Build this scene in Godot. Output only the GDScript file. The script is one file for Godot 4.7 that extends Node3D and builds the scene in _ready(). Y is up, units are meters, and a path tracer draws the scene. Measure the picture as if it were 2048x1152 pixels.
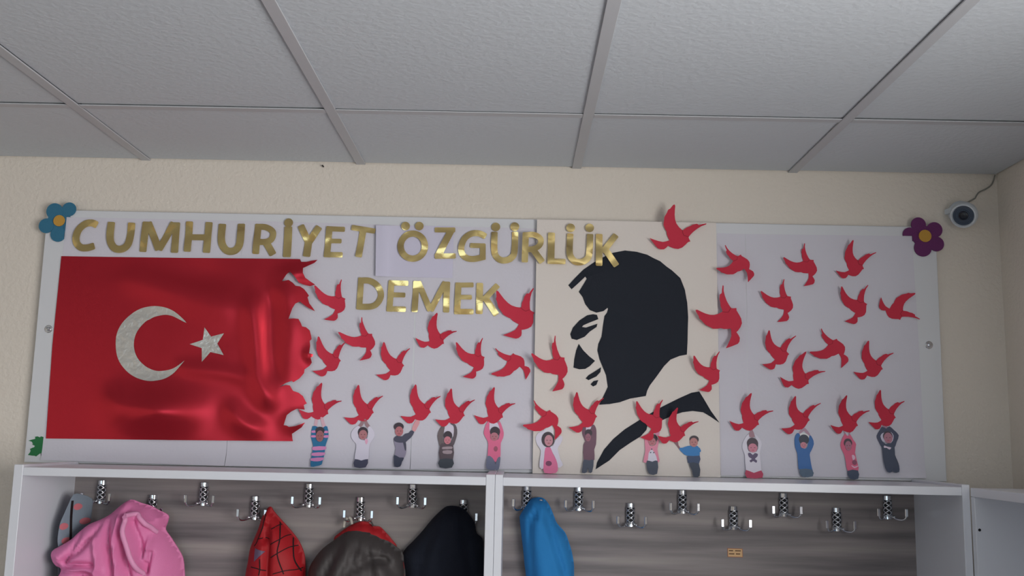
extends Node3D

const CEIL := 2.3937
const RIGHT := 1.319
const LEFT := -3.2
const BACK := 5.5
const SHELF := 1.558
const FRONT := 0.32
var M := {}
var speckle_noise := FastNoiseLite.new()

func _ready() -> void:
	# camera
	var cam := Camera3D.new()
	cam.name = "camera"
	cam.keep_aspect = Camera3D.KEEP_HEIGHT
	cam.fov = 32.4194
	cam.near = 0.05
	cam.far = 60.0
	add_child(cam)
	cam.transform = Transform3D(Basis(Vector3(0.999775, 0.020853, -0.003837), Vector3(-0.020044, 0.988545, 0.149590), Vector3(0.006912, -0.149480, 0.988741)), Vector3(0, 1.65, 2.6770))
	cam.current = true
	# sky: flat overcast daylight outside the windows
	var sm := ProceduralSkyMaterial.new()
	sm.sky_top_color = Color(0.70, 0.77, 0.88)
	sm.sky_horizon_color = Color(0.86, 0.90, 0.95)
	sm.sky_curve = 0.3
	sm.ground_bottom_color = Color(0.36, 0.36, 0.35)
	sm.ground_horizon_color = Color(0.62, 0.63, 0.63)
	sm.sun_angle_max = 0.0
	sm.energy_multiplier = 1.0
	var sky := Sky.new()
	sky.sky_material = sm
	var env := Environment.new()
	env.background_mode = Environment.BG_SKY
	env.sky = sky
	env.background_energy_multiplier = 1.6
	env.tonemap_mode = Environment.TONE_MAPPER_LINEAR
	env.tonemap_exposure = 1.0
	env.sdfgi_enabled = true
	env.ssao_enabled = true
	env.ssil_enabled = true
	var we := WorldEnvironment.new()
	we.name = "world_environment"
	we.environment = env
	add_child(we)
	# daylight through the two windows
	window_light(Vector3(RIGHT + 0.02, 1.5, 2.75), PI / 2, Vector2(2.3, 1.1), Color(1.0, 0.987, 0.975), 7.4)
	window_light(Vector3(-1.2, 1.5, BACK + 0.02), 0.0, Vector2(1.8, 1.1), Color(0.84, 0.94, 1.0), 1.1)
	materials()
	room()
	board()
	papers()
	flag()
	portrait()
	trims()
	letter("gold foil letter C, first of the top line beside the blue flower", 0.0224, [[19.3, 1, [-1158, 2202, -1173.1, 2207.9, -1190.9, 2204.9, -1206, 2190.6, -1212.8, 2169.5, -1210.3, 2151.3, -1197.3, 2139.3, -1179.2, 2138.4, -1160.5, 2144.4]]], [])
	letter("gold foil letter U directly after the C", 0.0224, [[20.1, 1, [-1119.7, 2212, -1120.6, 2174.8, -1116.2, 2153.1, -1103.9, 2138.6, -1086.6, 2136.4, -1071.6, 2146.2, -1065.9, 2167.2, -1063.8, 2210.9]]], [])
	letter("gold foil letter M of the top line, above the flag", 0.0224, [[19.3, 0, [-1024.6, 2214.8, -1027.5, 2130.2]], [19.3, 0, [-1018.8, 2212.7, -983.5, 2136.3]], [19.3, 0, [-983.9, 2136.3, -947.6, 2213.2]], [19.3, 0, [-940.8, 2214.3, -940.7, 2129.3]]], [])
	letter("gold foil letter H of the top line, above the flag's star", 0.0224, [[19.3, 0, [-905.4, 2217.6, -905.9, 2133]], [19.3, 0, [-851.7, 2216.9, -853.6, 2131.1]], [16.7, 0, [-906.6, 2173.9, -852.2, 2174.1]]], [])
	letter("gold foil letter U with a bright reflection, directly after the H", 0.0224, [[20.1, 1, [-814.9, 2212.8, -815.3, 2172.2, -810.6, 2152.8, -799.5, 2139.5, -784.8, 2136.8, -770.7, 2144.4, -763.4, 2164.6, -763.1, 2214.3]]], [])
	letter("gold foil letter R before the dotted I, above the flag", 0.0224, [[18.4, 0, [-716.4, 2214.8, -719.1, 2130.7]], [16.7, 1, [-718, 2206.5, -694.4, 2205.2, -675.2, 2192.5, -678.4, 2172.8, -694.1, 2164.7, -717.7, 2164.6]], [19.3, 0, [-695.2, 2168.1, -670.7, 2129.1]]], [])
	letter("gold foil letter I with a round dot above the flag's torn corner", 0.0224, [[21.6, 0, [-633.7, 2208.7, -633.3, 2123.5]]], [[-633.6, 2219.2, 12.2]])
	letter("gold foil letter Y after the dotted I", 0.0224, [[18.8, 0, [-600.3, 2212.6, -578.1, 2168.7]], [18.8, 0, [-548.8, 2210, -575.1, 2167.3]], [20.2, 0, [-576.3, 2175.3, -579.7, 2125.7]]], [])
	letter("gold foil letter E of the top line with a bright lower bar", 0.0224, [[17.4, 0, [-521, 2211.7, -524.6, 2125.4]], [14, 0, [-526.7, 2204.6, -478.9, 2204.1]], [12.6, 0, [-525.1, 2170.9, -486.3, 2170.9]], [14.7, 0, [-532.1, 2132.8, -481.7, 2133.1]]], [])
	letter("gold foil letter T, last of the first word", 0.0224, [[14.7, 0, [-460.9, 2209.6, -395.6, 2200.7]], [18.1, 0, [-428, 2206.6, -438.4, 2127.5]]], [])
	letter("gold foil letter O with two dots on the lilac paper patch", 0.0242, [[17.4, 2, [-258.3, 2161.4, -259.1, 2152.4, -262.2, 2144, -267.2, 2136.7, -273.8, 2131.1, -281.6, 2127.5, -290.1, 2126.1, -298.7, 2127.2, -306.8, 2130.4, -313.8, 2135.8, -319.3, 2142.9, -322.9, 2151.1, -324.4, 2160.1, -323.6, 2169.1, -320.6, 2177.5, -315.6, 2184.8, -309, 2190.5, -301.1, 2194.1, -292.6, 2195.5, -284, 2194.5, -275.9, 2191.2, -268.8, 2185.8, -263.3, 2178.7, -259.8, 2170.4]]], [[-312.9, 2215.8, 11.9], [-275.5, 2216.9, 11.9]])
	letter("gold foil letter Z right of the dotted O", 0.0242, [[13.9, 0, [-233.2, 2207.2, -176.9, 2208.3]], [18.8, 0, [-186.9, 2208.9, -221.6, 2134.4]], [14.6, 0, [-230.8, 2134.2, -173.4, 2136.1]]], [])
	letter("gold foil letter G of the top line with dark red reflection", 0.0224, [[16.7, 1, [-92.9, 2191.5, -111.3, 2199.9, -132.6, 2198.7, -150, 2185.7, -159, 2162, -155.9, 2142.2, -143.2, 2131.2, -123.6, 2128.8, -98.9, 2134.3]], [15.4, 0, [-99.4, 2126.4, -100.6, 2170.4]], [13.3, 0, [-93.3, 2166.2, -135.3, 2166.1]]], [])
	letter("gold foil letter U with two dots, right after the G", 0.0224, [[17.4, 1, [-69.4, 2205.4, -69, 2156.5, -64.3, 2138.6, -52, 2128, -36.7, 2126.9, -22.3, 2133.7, -14.2, 2150.4, -13.2, 2206.6]]], [[-66.5, 2218.9, 12.2], [-14.5, 2220.3, 12.2]])
	letter("gold foil letter R straddling the portrait panel's left edge", 0.0388, [[17.3, 0, [15.8, 2202.6, 14.5, 2119.3]], [15.3, 1, [14.9, 2194.7, 38.5, 2195.9, 56.4, 2184.7, 53.2, 2166.6, 35, 2156.2, 14.9, 2155.8]], [17.3, 0, [33.2, 2159.1, 62.4, 2120.2]]], [])
	letter("gold foil letter L near the panel's top left", 0.0388, [[18.7, 0, [85.8, 2202.6, 85, 2117.1]], [14.6, 0, [76.4, 2123.4, 124.7, 2123.6]]], [])
	letter("gold foil letter U with two dots above the silhouette's forehead lock", 0.0388, [[17.3, 1, [136.7, 2201.4, 135.2, 2153.9, 139.3, 2136.1, 150, 2124.9, 163, 2122.6, 178.1, 2127.9, 188.2, 2144.2, 190.5, 2201.1]]], [[137.3, 2216.6, 11.8], [188.9, 2218, 11.8]])
	letter("gold foil letter K of the top line, touching the silhouette's hair", 0.0388, [[18, 0, [215.2, 2201.6, 215.2, 2113.7]], [16.6, 0, [261.5, 2200.3, 224.8, 2151.4]], [17.3, 0, [228.2, 2164.4, 263, 2114.6]]], [])
	letter("gold foil letter D, first of the lower line", 0.0224, [[16, 0, [-428.2, 2071.6, -430.3, 1983.8]], [16.7, 1, [-430.3, 2062.9, -404.8, 2062.7, -383, 2049.6, -372.9, 2026.6, -379.4, 2005.1, -396.5, 1993, -431.7, 1991.6]]], [])
	letter("gold foil letter E right after the D", 0.0224, [[16, 0, [-345.4, 2065.7, -348.4, 1979.8]], [14, 0, [-347.3, 2058.5, -299.9, 2058.4]], [13.3, 0, [-348.5, 2026, -306.8, 2025.8]], [14.7, 0, [-356.5, 1987.5, -304, 1987.1]]], [])
	letter("gold foil letter M of the lower line", 0.0224, [[16.7, 0, [-278.2, 2065, -280.1, 1979.8]], [16, 0, [-273.9, 2063.3, -237.3, 1984.2]], [16, 0, [-237.3, 1984.2, -199, 2064.1]], [16.7, 0, [-194.8, 2065.2, -195, 1980.8]]], [])
	letter("gold foil letter E before the last K of the lower line", 0.0224, [[16.7, 0, [-163.9, 2063.3, -165.3, 1976.5]], [13.3, 0, [-164.8, 2056.2, -122.8, 2057.7]], [12.6, 0, [-165.9, 2023, -126.5, 2023.4]], [14.7, 0, [-172.5, 1983.8, -120.8, 1984.5]]], [])
	letter("gold foil letter K of the lower line under a large red bird", 0.0224, [[18.1, 0, [-106, 2063.4, -105.2, 1978.4]], [16, 0, [-56.8, 2059.1, -95.9, 2014.4]], [16.7, 0, [-92, 2025.2, -58.4, 1976.5]]], [])
	bird([0.000054, 0.000069, 0.000077, -0.000072, -0.5930, 2.0086], 0.0224, "red paper bird beside the torn red foil edge, just left of the gold letter D")
	bird([0.000026, 0.000083, 0.000097, -0.000039, -0.5064, 1.8704], 0.0224, "red paper bird flying just below the gold letter D, tail pointing down")
	bird([0.000078, 0.000038, 0.000038, -0.000097, -0.5864, 1.8942], 0.0224, "red paper bird close to the ragged right edge of the flag at mid height")
	bird([0.000079, 0.000034, 0.000033, -0.000094, -0.4125, 1.8858], 0.0224, "red paper bird lowest of the flock between flag and portrait, above the raised hands row")
	bird([0.000085, -0.000009, -0.000016, -0.000098, -0.2694, 1.9939], 0.0224, "red paper bird under the gold letters M and E of the lower line")
	bird([0.000086, 0.000076, 0.000090, -0.000105, -0.1247, 2.0037], 0.0224, "large red paper bird overlapping the final gold K of the lower line")
	bird([0.000058, 0.000064, 0.000069, -0.000076, -0.2089, 1.8664], 0.0224, "red paper bird with wings up, midway between lower word and portrait's left edge")
	bird([-0.000043, 0.000075, 0.000094, 0.000038, -0.0528, 1.7644], 0.0224, "red paper bird with tail turned down right, just left of the portrait panel edge")
	bird([0.000029, 0.000103, 0.000099, -0.000058, 0.0065, 1.8128], 0.0378, "large red paper bird straddling the left edge of the cream portrait panel")
	bird([0.000087, -0.000006, -0.000018, -0.000101, -0.5717, 1.7997], 0.0224, "red paper bird held up by the child in the striped sweater")
	bird([0.000085, 0.000021, 0.000013, -0.000102, -0.4767, 1.7795], 0.0224, "red paper bird above the child in the plain white top near the flag")
	bird([0.000087, 0.000018, 0.000012, -0.000101, -0.3257, 1.7855], 0.0224, "red paper bird above the sideways child reaching right in a grey top")
	bird([0.000085, 0.000018, 0.000006, -0.000098, -0.2280, 1.7758], 0.0224, "red paper bird held by the child in dark brown clothes")
	bird([0.000085, 0.000001, -0.000009, -0.000101, -0.1127, 1.7934], 0.0224, "red paper bird held by the child in pink top and jeans above the cabinet joint")
	bird([-0.000020, 0.000085, 0.000100, 0.000013, 0.0185, 1.6273], 0.0378, "red paper bird with tail hanging over the child in a white cardigan")
	bird([0.000081, 0.000038, 0.000033, -0.000097, 0.1020, 1.7596], 0.0378, "red paper bird held by the child in the maroon sweater on the portrait panel")
	bird([0.000062, 0.000058, 0.000061, -0.000086, 0.2691, 1.7257], 0.0378, "red paper bird over the black collar band, above the child in pink cardigan")
	bird([0.000083, 0.000007, -0.000009, -0.000095, 0.3696, 1.7441], 0.0405, "red paper bird overlapping its neighbour, touched by the boy in the blue jacket")
	bird([0.000122, 0.000002, -0.000000, -0.000125, 0.3391, 2.2975], 0.0378, "red paper bird highest of all, its wing rising above the board's top edge")
	bird([-0.000024, 0.000083, 0.000101, 0.000015, 0.5312, 2.0555], 0.0378, "red paper bird right of the silhouette's head, wings left and tail down right")
	bird([0.000027, 0.000123, 0.000131, -0.000045, 0.4387, 1.9233], 0.0378, "large red paper bird on the right edge of the portrait panel behind the head")
	bird([0.000059, 0.000063, 0.000065, -0.000076, 0.4205, 1.8436], 0.0378, "red paper bird at the silhouette's shoulder, above the black collar point")
	bird([0.000027, 0.000083, 0.000096, -0.000043, 0.6853, 2.1002], 0.0224, "red paper bird top middle of the right-hand flock, between two others in its row")
	bird([0.000087, 0.000015, 0.000002, -0.000102, 0.8456, 2.2006], 0.0224, "red paper bird top right of the flock, nearest above left of the purple flower")
	bird([0.000038, 0.000080, 0.000089, -0.000053, 0.6171, 2.0101], 0.0224, "red paper bird second row of the right-hand flock, the leftmost there")
	bird([0.000067, 0.000058, 0.000061, -0.000084, 0.8181, 2.0443], 0.0224, "red paper bird second row of the right-hand flock, wings in a V")
	bird([0.000061, -0.000062, -0.000078, -0.000061, 1.0370, 2.1034], 0.0224, "red paper bird diving downward at the far right, overlapping the paper's edge")
	bird([0.000081, 0.000038, 0.000037, -0.000095, 0.6124, 1.9347], 0.0224, "red paper bird third row of the right-hand flock, the leftmost there")
	bird([-0.000015, 0.000086, 0.000105, 0.000009, 0.7762, 1.8363], 0.0224, "red paper bird third row of the right-hand flock with tail down right")
	bird([0.000088, -0.000012, -0.000026, -0.000101, 0.7132, 1.9123], 0.0224, "red paper bird lying low in the right-hand flock, just above the blue sweater child's bird")
	bird([0.000088, 0.000016, 0.000010, -0.000102, 0.8791, 1.9283], 0.0224, "red paper bird third row of the right-hand flock, the rightmost there")
	bird([0.000089, -0.000003, -0.000011, -0.000103, 0.5642, 1.7942], 0.0224, "red paper bird held by the child with a dark bow on a white top")
	bird([0.000086, 0.000031, 0.000012, -0.000094, 0.6811, 1.7664], 0.0224, "red paper bird held by the child in the all-blue sweater")
	bird([0.000084, 0.000006, 0.000008, -0.000102, 0.8138, 1.7873], 0.0224, "red paper bird held by the child in pink at the right of the row")
	bird([0.000081, 0.000020, 0.000017, -0.000101, 0.9096, 1.7951], 0.0224, "red paper bird held by the rightmost child in dark navy")
	cutout("paper photo cutout of a child in a blue and pink striped sweater, arms raised", 0.0224, [
		["forearm", Color(0.882, 0.725, 0.777), [-534.1, 1692.9, -527.1, 1693.1, -527.8, 1678, -529.7, 1667.7, -537.6, 1667.5, -535.9, 1679.2]],
		["forearm", Color(0.882, 0.725, 0.777), [-520.9, 1693.2, -513.2, 1692, -509.2, 1679.7, -503.8, 1668.2, -513.4, 1668, -518.2, 1680.9]],
		["sweater", Color(0.165, 0.463, 0.647), [-540.5, 1669.5, -526.6, 1667.7, -527.8, 1657.5, -530.3, 1646.5, -528.4, 1635.6, -521.2, 1629, -513, 1630.5, -508.5, 1638.8, -508.5, 1652.4, -510.9, 1667.4, -501.3, 1669.6, -496.6, 1648.6, -498.1, 1636.3, -502.8, 1619.8, -504.4, 1596.7, -507.7, 1579, -509.9, 1569.5, -522.1, 1565.8, -536.9, 1564.2, -538.7, 1581, -536.9, 1600.1, -535.8, 1619.1, -541.5, 1635.3, -542.8, 1647.6]],
		["stripe", Color(0.882, 0.568, 0.777), [-535.7, 1615.7, -502.6, 1617.1, -503.1, 1608.9, -520.1, 1606.9, -535.5, 1606.9]],
		["stripe", Color(0.882, 0.568, 0.777), [-536.2, 1599.8, -504.6, 1601.4, -505.4, 1594.2, -520.7, 1591.6, -536.7, 1592.5]],
		["stripe", Color(0.882, 0.568, 0.777), [-537.7, 1585.8, -506.7, 1588.5, -507.8, 1581.4, -521.4, 1578, -538, 1579.4]],
		["stripe", Color(0.882, 0.568, 0.777), [-540.6, 1657.9, -527.9, 1658.2, -530, 1653.1, -541.4, 1652.4]],
		["stripe", Color(0.882, 0.568, 0.777), [-542.1, 1645.2, -530.3, 1645.4, -530.6, 1640.3, -541.9, 1640.5]],
		["stripe", Color(0.882, 0.568, 0.777), [-509.4, 1657.2, -499.4, 1658.1, -497.8, 1652.6, -508.8, 1652.4]],
		["stripe", Color(0.882, 0.568, 0.777), [-508.2, 1645.6, -496.3, 1646.5, -496.9, 1640.4, -508.2, 1640.1]],
		["hair", Color(0.254, 0.217, 0.254), [-519.6, 1657.6, 11.9, 10.9]],
		["face", Color(0.647, 0.411, 0.427), [-519.2, 1644, 10, 14.7]],
		["eye", Color(0.332, 0.228, 0.254), [-523.2, 1644.6, 1.6, 1]],
		["eye", Color(0.332, 0.228, 0.254), [-515.2, 1644.8, 1.6, 1]],
		["mouth", Color(0.647, 0.280, 0.332), [-518.8, 1636.8, 3, 1]]])
	cutout("paper photo cutout of a child in a plain white top and dark trousers, arms raised", 0.0224, [
		["hand", Color(0.647, 0.516, 0.542), [-410, 1690, -404.5, 1690.1, -404.7, 1679.2, -411.2, 1670.2, -419.3, 1672.7, -414.4, 1679]],
		["hand", Color(0.647, 0.516, 0.542), [-404, 1690.2, -398.2, 1689.6, -393.7, 1680.8, -387.5, 1672.7, -395.2, 1668.4, -401.9, 1677.9]],
		["shirt", Color(0.882, 0.866, 0.930), [-420.3, 1672.7, -413.9, 1669.4, -417.5, 1657, -416.9, 1643.4, -408.3, 1636.1, -397.3, 1636.3, -392.2, 1646.6, -393.6, 1663, -389.9, 1672.6, -379.1, 1663.3, -374.2, 1651.1, -378.1, 1638.8, -386.1, 1626.3, -387.7, 1605.9, -388.3, 1586.2, -406, 1581.8, -423.3, 1585.5, -422.4, 1605.2, -421.6, 1624.2, -428.9, 1632.2, -435.5, 1641.6, -437, 1652.5, -430.3, 1665]],
		["trousers", Color(0.270, 0.280, 0.374), [-422.7, 1585.9, -406, 1582.5, -388.6, 1586.6, -392.9, 1565.4, -423.1, 1565.9]],
		["hair", Color(0.254, 0.217, 0.254), [-405.8, 1656.6, 13.7, 13.7]],
		["scarf", Color(0.930, 0.699, 0.804), [-400.1, 1638.3, -393.3, 1639.1, -391.6, 1631.7, -395.4, 1624.1]],
		["face", Color(0.725, 0.490, 0.516), [-405.1, 1649.8, 10.9, 12.8]],
		["eye", Color(0.332, 0.228, 0.254), [-409.4, 1650.3, 1.7, 0.9]],
		["eye", Color(0.332, 0.228, 0.254), [-400.8, 1650.5, 1.7, 0.9]],
		["mouth", Color(0.647, 0.280, 0.332), [-404.8, 1643.5, 3.3, 0.9]]])
	cutout("paper photo cutout of a boy turned sideways in a grey top with dark sleeves", 0.0224, [
		["hand", Color(0.908, 0.647, 0.673), [-276, 1666.7, -272.4, 1679.7, -266.5, 1690.8, -258.3, 1691.7, -256.3, 1684.2, -261.7, 1672.4, -268.2, 1660.7]],
		["body", Color(0.594, 0.568, 0.657), [-323.2, 1636.4, -307.2, 1632.6, -292.8, 1634.3, -289.1, 1619.4, -289.3, 1603.1, -294.4, 1591.4, -305.7, 1592.2, -318.6, 1598.1, -316.9, 1616.1]],
		["vest_edge", Color(0.291, 0.291, 0.364), [-298.3, 1634.2, -291.4, 1634.3, -289, 1616.7, -291.5, 1609.8, -295.8, 1623.3]],
		["sleeve", Color(0.306, 0.306, 0.385), [-321.5, 1644.6, -314.7, 1649.1, -300.9, 1647.7, -294.2, 1654.7, -284.7, 1656.9, -278, 1663.9, -269.8, 1659.3, -277.3, 1645.5, -285.4, 1638.5, -292, 1632.6, -307.2, 1631, -319, 1633.7, -323.3, 1639.1]],
		["trousers", Color(0.238, 0.259, 0.343), [-319.7, 1599.1, -305.7, 1592.6, -293.6, 1592.1, -298.4, 1581.2, -302.3, 1569.2, -317.4, 1568.9, -320.3, 1586.2]],
		["hair", Color(0.254, 0.217, 0.254), [-311.2, 1672.8, 13.3, 10.9]],
		["face", Color(0.751, 0.463, 0.490), [-309.7, 1660.9, 10.9, 12.8]],
		["eye", Color(0.332, 0.228, 0.254), [-314, 1661.5, 1.7, 0.9]],
		["eye", Color(0.332, 0.228, 0.254), [-305.4, 1661.6, 1.7, 0.9]],
		["mouth", Color(0.647, 0.280, 0.332), [-309.4, 1654.6, 3.3, 0.9]]])
	cutout("paper photo cutout of a child in dark brown clothes with pale print, arms raised", 0.0224, [
		["paper", Color(0.882, 0.856, 0.919), [-190.9, 1660.9, -188.6, 1676.7, -176.5, 1685.8, -165.2, 1679.2, -162.6, 1661.5, -167.1, 1649.2, -189.2, 1651.4]],
		["sleeve", Color(0.448, 0.406, 0.416), [-189.3, 1676.7, -197.6, 1676.5, -204.8, 1664.7, -207.9, 1651, -204.2, 1634.8, -199.4, 1622.6, -189.3, 1629.6, -193, 1648.6, -191, 1662.3]],
		["sleeve", Color(0.395, 0.353, 0.385), [-176.4, 1683.8, -165.4, 1684.7, -157.9, 1675.3, -155.5, 1658.9, -159.7, 1639.8, -165, 1626, -171.4, 1632, -165.5, 1651.9, -164.7, 1671, -168, 1679.2]],
		["body", Color(0.364, 0.312, 0.343), [-199.8, 1626.7, -190, 1632.3, -171.4, 1632.7, -165.4, 1627.4, -164.5, 1589.4, -199.7, 1588.7]],
		["trousers", Color(0.254, 0.280, 0.322), [-199.7, 1590, -164.7, 1590.8, -166.4, 1569.4, -198.4, 1569.5]],
		["print", Color(0.673, 0.605, 0.636), [-192.5, 1622.1, -169.1, 1623.9, -168.6, 1617.8, -192.6, 1616.6]],
		["print", Color(0.673, 0.605, 0.636), [-191.5, 1612.6, -168.5, 1613.7, -169.9, 1604.9, -189.9, 1605.2]],
		["hair", Color(0.254, 0.217, 0.254), [-179.9, 1652.3, 11.4, 11.9]],
		["face", Color(0.830, 0.516, 0.568), [-180.6, 1640, 9.2, 10.3]],
		["eye", Color(0.332, 0.228, 0.254), [-184.3, 1640.4, 1.5, 0.7]],
		["eye", Color(0.332, 0.228, 0.254), [-177, 1640.6, 1.5, 0.7]],
		["mouth", Color(0.647, 0.280, 0.332), [-180.5, 1635, 2.8, 0.7]]])
	cutout("paper photo cutout of a child in a pink top and jeans above the cabinet joint", 0.0224, [
		["paper", Color(0.882, 0.866, 0.930), [-71.1, 1689.4, -48.3, 1688.5, -42.5, 1676.3, -43.6, 1664, -69.8, 1663.5]],
		["hand", Color(0.594, 0.516, 0.552), [-73.5, 1690, 3.1, 4.2]],
		["hand", Color(0.594, 0.516, 0.552), [-46.3, 1689.9, 3.3, 4.2]],
		["top", Color(0.919, 0.448, 0.605), [-76.7, 1690, -70.7, 1689.4, -70.7, 1673, -66.9, 1656.7, -65.2, 1644.5, -47.3, 1644.8, -43.5, 1658.5, -43.9, 1676.3, -48.6, 1688.5, -42.9, 1691.4, -36.8, 1677.8, -32.3, 1662.9, -33.6, 1649.2, -39.5, 1635.5, -39.5, 1613.7, -40.1, 1599.5, -46.2, 1598, -51.5, 1585.7, -58.5, 1592.3, -65.5, 1598.9, -73.4, 1600.5, -72.5, 1632.1, -77.7, 1645.6, -85.2, 1659, -82.8, 1675.5]],
		["jeans", Color(0.448, 0.469, 0.568), [-73.4, 1600.8, -64.2, 1599.7, -57.1, 1591.7, -52.4, 1580.9, -52.4, 1566.1, -71.6, 1566.8, -77.1, 1577.7]],
		["jeans", Color(0.448, 0.469, 0.568), [-39.9, 1599.1, -40.2, 1586.6, -43.5, 1567.4, -52.1, 1566.1, -50.7, 1583.7, -46.2, 1597.3]],
		["print", Color(0.647, 0.343, 0.437), [-52.5, 1620.2, 5.3, 7]],
		["hair", Color(0.254, 0.217, 0.254), [-55.4, 1665.1, 13.3, 13.3]],
		["face", Color(0.751, 0.479, 0.531), [-57.1, 1652.1, 10.6, 10.9]],
		["eye", Color(0.332, 0.228, 0.254), [-61.3, 1652.6, 1.7, 0.8]],
		["eye", Color(0.332, 0.228, 0.254), [-53, 1652.7, 1.7, 0.8]],
		["mouth", Color(0.647, 0.280, 0.332), [-57, 1646.8, 3.2, 0.8]]])
	cutout("paper photo cutout of a child in a white cardigan over a pink dress", 0.0352, [
		["paper", Color(0.908, 0.898, 0.930), [71.8, 1666.3, 77.2, 1674.6, 89.4, 1686.4, 97.8, 1672.3, 98, 1657.4, 76.1, 1656.9]],
		["cardigan", Color(0.882, 0.866, 0.930), [70.4, 1669.7, 77.2, 1674.6, 74.7, 1659.6, 69.4, 1645.9, 75.1, 1631.2, 84.8, 1627.3, 77.6, 1602.9, 75.4, 1572.5, 63.5, 1575.6, 64.7, 1599.9, 66.4, 1618.8, 57.3, 1632.1, 51.9, 1649.6, 58.2, 1663.3]],
		["cardigan", Color(0.882, 0.866, 0.930), [117.9, 1658.5, 123.1, 1649.8, 117.5, 1636.1, 110.8, 1623.8, 118, 1597, 124.8, 1582, 110.2, 1574.6, 107.1, 1595.4, 98.7, 1611.4, 90.2, 1628.8, 98.4, 1631.7, 104.4, 1646.7]],
		["dress", Color(0.908, 0.479, 0.647), [78, 1624.5, 86.1, 1628.7, 92.4, 1624.8, 98.7, 1610, 107.1, 1595.4, 111.8, 1575.3, 106.5, 1561.5, 76.9, 1560.9, 73.9, 1578.5, 75.6, 1602.8]],
		["print", Color(0.516, 0.280, 0.411), [87.5, 1585.6, 8.1, 6.7]],
		["hair", Color(0.254, 0.217, 0.254), [84.7, 1647.6, 16.9, 20.1]],
		["face", Color(0.804, 0.568, 0.620), [86.6, 1644.9, 11.1, 14.6]],
		["eye", Color(0.332, 0.228, 0.254), [82.2, 1645.6, 1.8, 1]],
		["eye", Color(0.332, 0.228, 0.254), [90.9, 1645.7, 1.8, 1]],
		["mouth", Color(0.647, 0.280, 0.332), [86.7, 1637.8, 3.3, 1]]])
	cutout("paper photo cutout of a child in a maroon sweater and dark trousers", 0.0352, [
		["paper", Color(0.882, 0.845, 0.919), [184, 1685.5, 198.1, 1685.8, 197.6, 1675.8, 184.4, 1671.8]],
		["sweater", Color(0.458, 0.322, 0.395), [178, 1686, 184.9, 1684.9, 184.6, 1672.5, 196.9, 1677.7, 199.1, 1685.8, 205, 1689.1, 210.7, 1680.5, 212.4, 1666.2, 211.3, 1637.6, 206.8, 1623.8, 207.3, 1597.3, 193.9, 1594.5, 179.2, 1596.7, 178.2, 1635.6, 182.8, 1644.4, 176.3, 1659.2, 174.6, 1670.4]],
		["trousers", Color(0.291, 0.322, 0.395), [179.5, 1597.3, 193.9, 1595.4, 205.4, 1596.9, 201.3, 1566, 192.9, 1565.3, 190.3, 1576.6, 186.7, 1564.4, 174.6, 1563.7, 176.5, 1581.2]],
		["hair", Color(0.254, 0.217, 0.254), [191.4, 1667, 9.9, 9.6]],
		["face", Color(0.620, 0.411, 0.479), [190.2, 1655.1, 7.4, 10.4]],
		["eye", Color(0.332, 0.228, 0.254), [187.3, 1655.6, 1.2, 0.7]],
		["eye", Color(0.332, 0.228, 0.254), [193.1, 1655.7, 1.2, 0.7]],
		["mouth", Color(0.647, 0.280, 0.332), [190.3, 1650, 2.2, 0.7]]])
	cutout("paper photo cutout of a child in a pink cardigan and white printed tee", 0.0352, [
		["forearm", Color(0.882, 0.568, 0.699), [367.6, 1681.2, 377.9, 1688.2, 378.1, 1665.1, 367.6, 1664.9]],
		["tee", Color(0.882, 0.866, 0.930), [358.7, 1630.9, 368.2, 1617.6, 372, 1598.8, 358.7, 1595.5, 345.7, 1598.2, 349.1, 1617.2]],
		["cardigan", Color(0.908, 0.568, 0.673), [338.8, 1653.5, 349.4, 1652.3, 351.8, 1638.8, 358.7, 1636.3, 368.2, 1640.5, 372.4, 1654.2, 378.5, 1654.3, 372.6, 1628.5, 378, 1598.9, 372.6, 1594.5, 369.6, 1609.5, 358.7, 1627.5, 349.4, 1617.2, 346.4, 1595.3, 335.2, 1595, 340.9, 1622.4]],
		["trousers", Color(0.270, 0.301, 0.374), [344.7, 1598.5, 358.7, 1595.8, 373, 1598.4, 370.9, 1564.9, 350.2, 1564.5, 343.9, 1582.1]],
		["print", Color(0.332, 0.332, 0.411), [357.6, 1628.1, 1.7, 1.9]],
		["print", Color(0.385, 0.385, 0.463), [354.6, 1619.3, 1.9, 1.7]],
		["print", Color(0.385, 0.385, 0.463), [363, 1619.5, 1.9, 1.7]],
		["hair", Color(0.254, 0.217, 0.254), [363.5, 1656.7, 9, 10.4]],
		["face", Color(0.751, 0.479, 0.516), [358.7, 1647.8, 9.4, 10.3]],
		["eye", Color(0.332, 0.228, 0.254), [355, 1648.2, 1.5, 0.7]],
		["eye", Color(0.332, 0.228, 0.254), [362.4, 1648.4, 1.5, 0.7]],
		["mouth", Color(0.647, 0.280, 0.332), [358.7, 1642.8, 2.8, 0.7]]])
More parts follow.
